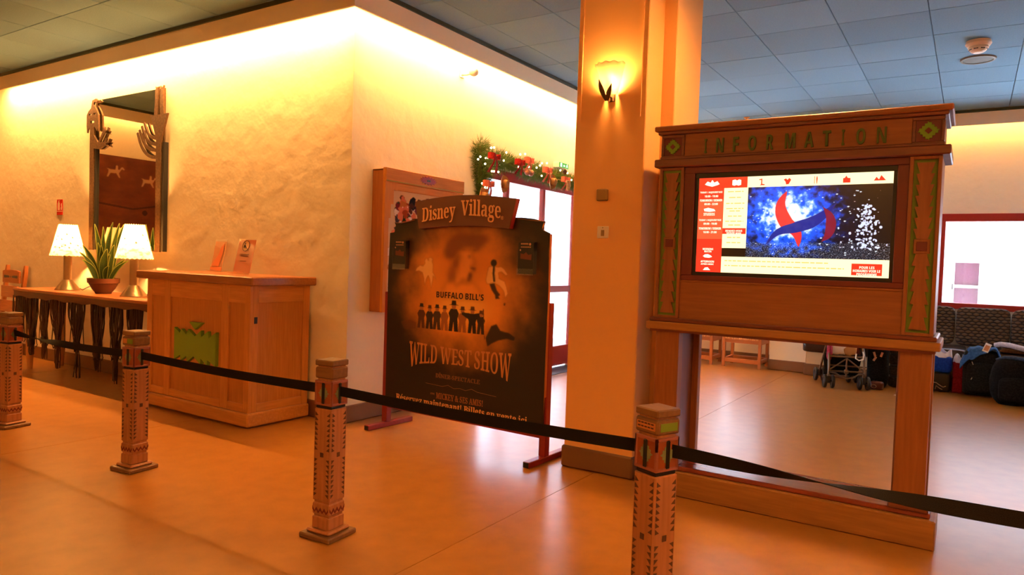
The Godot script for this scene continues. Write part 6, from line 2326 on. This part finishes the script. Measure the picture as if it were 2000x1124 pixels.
func bags() -> void:
	var at := Vector3(-0.985, 0, -10.72)
	# black travel bag and banded suitcase seen under the kiosk shelf
	var r := thing("travel_bag", "tall black travel bag with pale tags between the stroller and the banded suitcase", "bag", at)
	var b := MB.new()
	b.block(at + Vector3(-0.02, 0.30, 0), Vector3(0.13, 0.30, 0.14), 0.4, 0.5, 24, 16, 0.05, 2.0)
	part(r, "body", b, M.black_cloth)
	b = MB.new()
	b.tube(PackedVector3Array([at + Vector3(-0.08, 0.56, 0.08), at + Vector3(-0.06, 0.68, 0.06), at + Vector3(0.04, 0.68, 0.06), at + Vector3(0.06, 0.56, 0.08)]), PackedFloat32Array([0.014]), 8)
	part(r, "handle", b, M.black)
	var tagm := mat(Color(0.80, 0.55, 0.42), 0.6)
	for q in [[-0.055, 0.452, 0.3], [0.03, 0.455, -0.3], [-0.05, 0.392, -0.5]]:
		b = MB.new()
		b.xf = Transform3D(Basis(Vector3.BACK, q[2]), at + Vector3(q[0], q[1], 0.142))
		add(b, -0.014, 0.014, -0.032, 0.032, -0.002, 0.003, 0.002)
		part(r, "tag", b, tagm, "pale tag")
	at = Vector3(-0.72, 0, -10.98)
	r = thing("banded_suitcase", "dark grey suitcase with horizontal bands under the right side of the kiosk shelf", "suitcase", at)
	b = MB.new()
	for k in 4:
		b.block(at + Vector3(0, 0.075 + k * 0.15, 0), Vector3(0.17, 0.073, 0.13), 0.25, 0.25, 24, 12)
	part(r, "shell", b, cloth_mat(Color(0.16, 0.13, 0.11), 0.7))
	b = MB.new()
	for k in 3:
		b.block(at + Vector3(0, 0.15 + k * 0.15, 0), Vector3(0.164, 0.016, 0.126), 0.3, 0.25, 24, 8)
	part(r, "band", b, M.black)
	at = Vector3(-0.985, 0, -10.47)
	r = thing("handbag", "small brown handbag with a metal ring on the floor by the stroller's right wheel", "bag", at)
	b = MB.new()
	b.block(at + Vector3(0, 0.055, 0), Vector3(0.085, 0.055, 0.06), 0.6, 0.6, 20, 12, 0.05, 1.0)
	part(r, "body", b, mat(Color(0.36, 0.17, 0.12), 0.45))
	b = MB.new()
	var ring := PackedVector3Array()
	for k in 17:
		ring.append(at + Vector3(-0.03 + cos(TAU * k / 16) * 0.03, 0.045 + sin(TAU * k / 16) * 0.022, 0.064))
	b.tube(ring, PackedFloat32Array([0.004]), 6)
	part(r, "ring", b, M.steel)
	b = MB.new()
	add(b, -0.755, -0.705, 0, 0.008, -10.14, -10.11, 0.002)
	single("paper_scrap", b, M.white, "small white paper scrap on the floor beneath the kiosk shelf", "paper", Vector3(-0.73, 0, -10.125))
	# luggage by the window
	var sack := func(called: String, label: String, cat: String, o: Vector3, hw: float, hh: float, hd: float, lower: Material, upper: Material, split: float, rim: Material) -> Node3D:
		var n := thing(called, label, cat, o)
		var m := MB.new()
		m.block(o + Vector3(0, hh * split, 0), Vector3(hw, hh * split, hd), 0.25, 0.4, 28, 14, 0.03, o.x * 9.0)
		part(n, "lower_body", m, lower)
		m = MB.new()
		m.block(o + Vector3(0, hh * (1.0 + split), 0), Vector3(hw * 1.01, hh * (1.0 - split) * 1.06, hd * 1.01), 0.35, 0.4, 28, 12, 0.03, o.x * 7.0)
		part(n, "upper_body", m, upper)
		m = MB.new()
		m.sheet(func(u: float, t: float) -> Vector3:
			var a := u * TAU
			var k := 1.0 + 0.10 * sin(a * 5.0 + o.x * 20.0) * t
			return o + Vector3(cos(a) * hw * k * (0.98 - 0.2 * t), hh * 1.94 + t * 0.085 * (1.0 + 0.35 * sin(a * 3.0 + 1.0)), sin(a) * hd * k * (0.98 - 0.2 * t)), 40, 6, 0.006)
		part(n, "lining", m, rim)
		return n
	var blue := cloth_mat(Color(0.02, 0.22, 0.72), 0.35, 0.05, 0.25)
	var o := Vector3(-0.275, 0, -10.98)
	var bb := sack.call("carrier_bag", "blue and black carrier bag with a white crumpled top by the kiosk's right edge", "bag", o, 0.115, 0.235, 0.10, mat(Color(0.045, 0.04, 0.05), 0.4), blue, 0.55, mat(Color(0.86, 0.86, 0.88), 0.7)) as Node3D
	b = MB.new()
	b.tube(PackedVector3Array([o + Vector3(-0.10, 0.125, 0.098), o + Vector3(-0.05, 0.12, 0.106), o + Vector3(0.0, 0.085, 0.108), o + Vector3(0.03, 0.07, 0.106), o + Vector3(0.06, 0.085, 0.10)]), PackedFloat32Array([0.006]), 6)
	b.tube(PackedVector3Array([o + Vector3(-0.06, 0.03, 0.104), o + Vector3(-0.05, 0.08, 0.107), o + Vector3(-0.01, 0.05, 0.108), o + Vector3(0.02, 0.035, 0.106)]), PackedFloat32Array([0.005]), 6)
	part(bb, "printed_swirl", b, mat(Color(0.65, 0.55, 0.48), 0.6), "pale printed swirl")
	var crim := cloth_mat(Color(0.60, 0.05, 0.10), 0.45, 0.05, 0.25)
	o = Vector3(-0.092, 0, -11.02)
	sack.call("gift_bag", "slim red bag with a white top between the blue bag and the large suitcase", "bag", o, 0.062, 0.205, 0.06, crim, crim, 0.5, mat(Color(0.88, 0.88, 0.9), 0.7))
	# large soft suitcase with a blue jacket over it
	at = Vector3(0.155, 0, -10.90)
	r = thing("soft_suitcase", "large upright black suitcase with a blue jacket and paper tag on top", "suitcase", at)
	b = MB.new()
	b.block(at + Vector3(0, 0.305, 0), Vector3(0.195, 0.285, 0.15), 0.25, 0.3, 32, 18, 0.012, 1.0)
	part(r, "body", b, cloth_mat(Color(0.055, 0.05, 0.042), 0.8))
	b = MB.new()
	b.block(at + Vector3(0.0, 0.25, 0.13), Vector3(0.15, 0.19, 0.045), 0.3, 0.25, 24, 14)
	part(r, "front_pocket", b, cloth_mat(Color(0.065, 0.058, 0.048), 0.8))
	for s in [-1.0, 1.0]:
		b = MB.new()
		wheel(b, at + Vector3(s * 0.15, 0.03, -0.08), Vector3.RIGHT, 0.03, 0.03)
		part(r, "wheel", b, M.black)
	var zp := MB.new()
	zp.rod(at + Vector3(-0.10, 0.45, 0.152), at + Vector3(-0.085, 0.415, 0.172), 0.005, 6)
	zp.rod(at + Vector3(-0.10, 0.225, 0.176), at + Vector3(-0.09, 0.25, 0.178), 0.005, 6)
	part(r, "zip_pull", zp, M.steel)
	var jac := MB.new()
	jac.sheet(func(u: float, t: float) -> Vector3:
		var x := lerpf(-0.225, 0.20, u)
		var drop := 0.0
		if u < 0.22:
			drop = (0.22 - u) * 0.95
		if u > 0.9:
			drop = (u - 0.9) * 0.7
		return Vector3(0.155 + x, 0.615 - drop + 0.014 * sin(u * 17.0) + 0.01 * sin(t * 9.0 + u * 5.0) - 0.12 * pow(maxf(0.0, t - 0.72) / 0.28, 2.0) * (0.5 + 0.5 * sin(u * 6.0)), -11.03 + t * 0.30), 40, 16, 0.012)
	single("blue_jacket", jac, cloth_mat(Color(0.12, 0.30, 0.52), 0.7, 0.05, 0.3), "blue jacket draped over the large black suitcase", "jacket", Vector3(0.155, 0.59, -10.9))
	var tg := MB.new()
	tg.xf = Transform3D(Basis(Vector3.BACK, -0.35), Vector3(0.205, 0.645, -10.73))
	add(tg, -0.034, 0.034, -0.058, 0.055, 0, 0.004, 0.001)
	var ts := single("luggage_tag", tg, M.white, "white and tan luggage tag hanging over the blue jacket", "tag", Vector3(0.205, 0.59, -10.73))
	tg = MB.new()
	tg.xf = Transform3D(Basis(Vector3.BACK, -0.35), Vector3(0.205, 0.645, -10.73))
	add(tg, -0.024, 0.024, -0.04, 0.03, 0.004, 0.0055, 0)
	part(ts, "tan_label", tg, mat(Color(0.72, 0.50, 0.32), 0.6))
	# rucksack in front at the right
	at = Vector3(0.50, 0, -10.50)
	r = thing("rucksack", "big black rucksack with an orange zip flash at the right edge", "rucksack", at)
	b = MB.new()
	b.block(at + Vector3(0.02, 0.27, 0), Vector3(0.27, 0.285, 0.18), 0.45, 0.5, 32, 20, 0.05, 3.0)
	part(r, "body", b, cloth_mat(Color(0.03, 0.028, 0.03), 0.85))
	b = MB.new()
	b.block(at + Vector3(0.03, 0.19, 0.16), Vector3(0.20, 0.15, 0.07), 0.4, 0.4, 24, 14, 0.03, 2.0)
	part(r, "pocket", b, cloth_mat(Color(0.036, 0.033, 0.034), 0.85))
	b = MB.new()
	b.tube(PackedVector3Array([at + Vector3(-0.205, 0.36, 0.12), at + Vector3(-0.19, 0.385, 0.135), at + Vector3(-0.15, 0.40, 0.15)]), PackedFloat32Array([0.012]), 8)
	part(r, "zip_flash", b, mat(Color(0.78, 0.18, 0.06), 0.5), "orange zip flash")
	b = MB.new()
	b.tube(PackedVector3Array([at + Vector3(-0.20, 0.53, 0.06), at + Vector3(-0.12, 0.565, 0.09), at + Vector3(-0.04, 0.575, 0.09), at + Vector3(0.08, 0.56, 0.12), at + Vector3(0.20, 0.50, 0.13)]), PackedFloat32Array([0.016, 0.02, 0.02, 0.024, 0.02]), 8)
	part(r, "strap", b, cloth_mat(Color(0.16, 0.22, 0.30), 0.7), "grey blue strap")
	# folded things on the seat behind
	b = MB.new()
	b.tube(PackedVector3Array([Vector3(0.29, 0.66, -11.05), Vector3(0.36, 0.678, -11.03), Vector3(0.46, 0.67, -11.02), Vector3(0.58, 0.645, -11.0), Vector3(0.75, 0.61, -11.0)]), PackedFloat32Array([0.03, 0.034, 0.034, 0.034, 0.03]), 10)
	single("rolled_towel", b, cloth_mat(Color(0.82, 0.82, 0.88), 0.85), "rolled pale lilac towel on the seat behind the rucksack", "towel", Vector3(0.5, 0.60, -11.0))
	b = MB.new()
	b.block(Vector3(0.56, 0.608, -11.12), Vector3(0.20, 0.04, 0.10), 0.5, 0.5, 24, 12, 0.12, 6.0)
	single("brown_coat", b, cloth_mat(Color(0.40, 0.27, 0.17), 0.85), "brown folded coat on the seat under the rolled towel", "coat", Vector3(0.56, 0.55, -11.05))
	at = Vector3(0.655, 0.565, -11.28)
	r = thing("water_bottle", "small violet bottle standing on the seat at the right edge", "bottle", at)
	b = MB.new()
	b.lathe(pv([0.0, 0.0, 0.04, 0.0, 0.042, 0.02, 0.042, 0.16, 0.02, 0.20, 0.018, 0.215, 0.0, 0.215]), at, 20)
	part(r, "body", b, mat(Color(0.42, 0.22, 0.52), 0.2))
	b = MB.new()
	b.lathe(pv([0.022, 0.213, 0.022, 0.245, 0.0, 0.245]), at, 16)
	part(r, "cap", b, M.white)
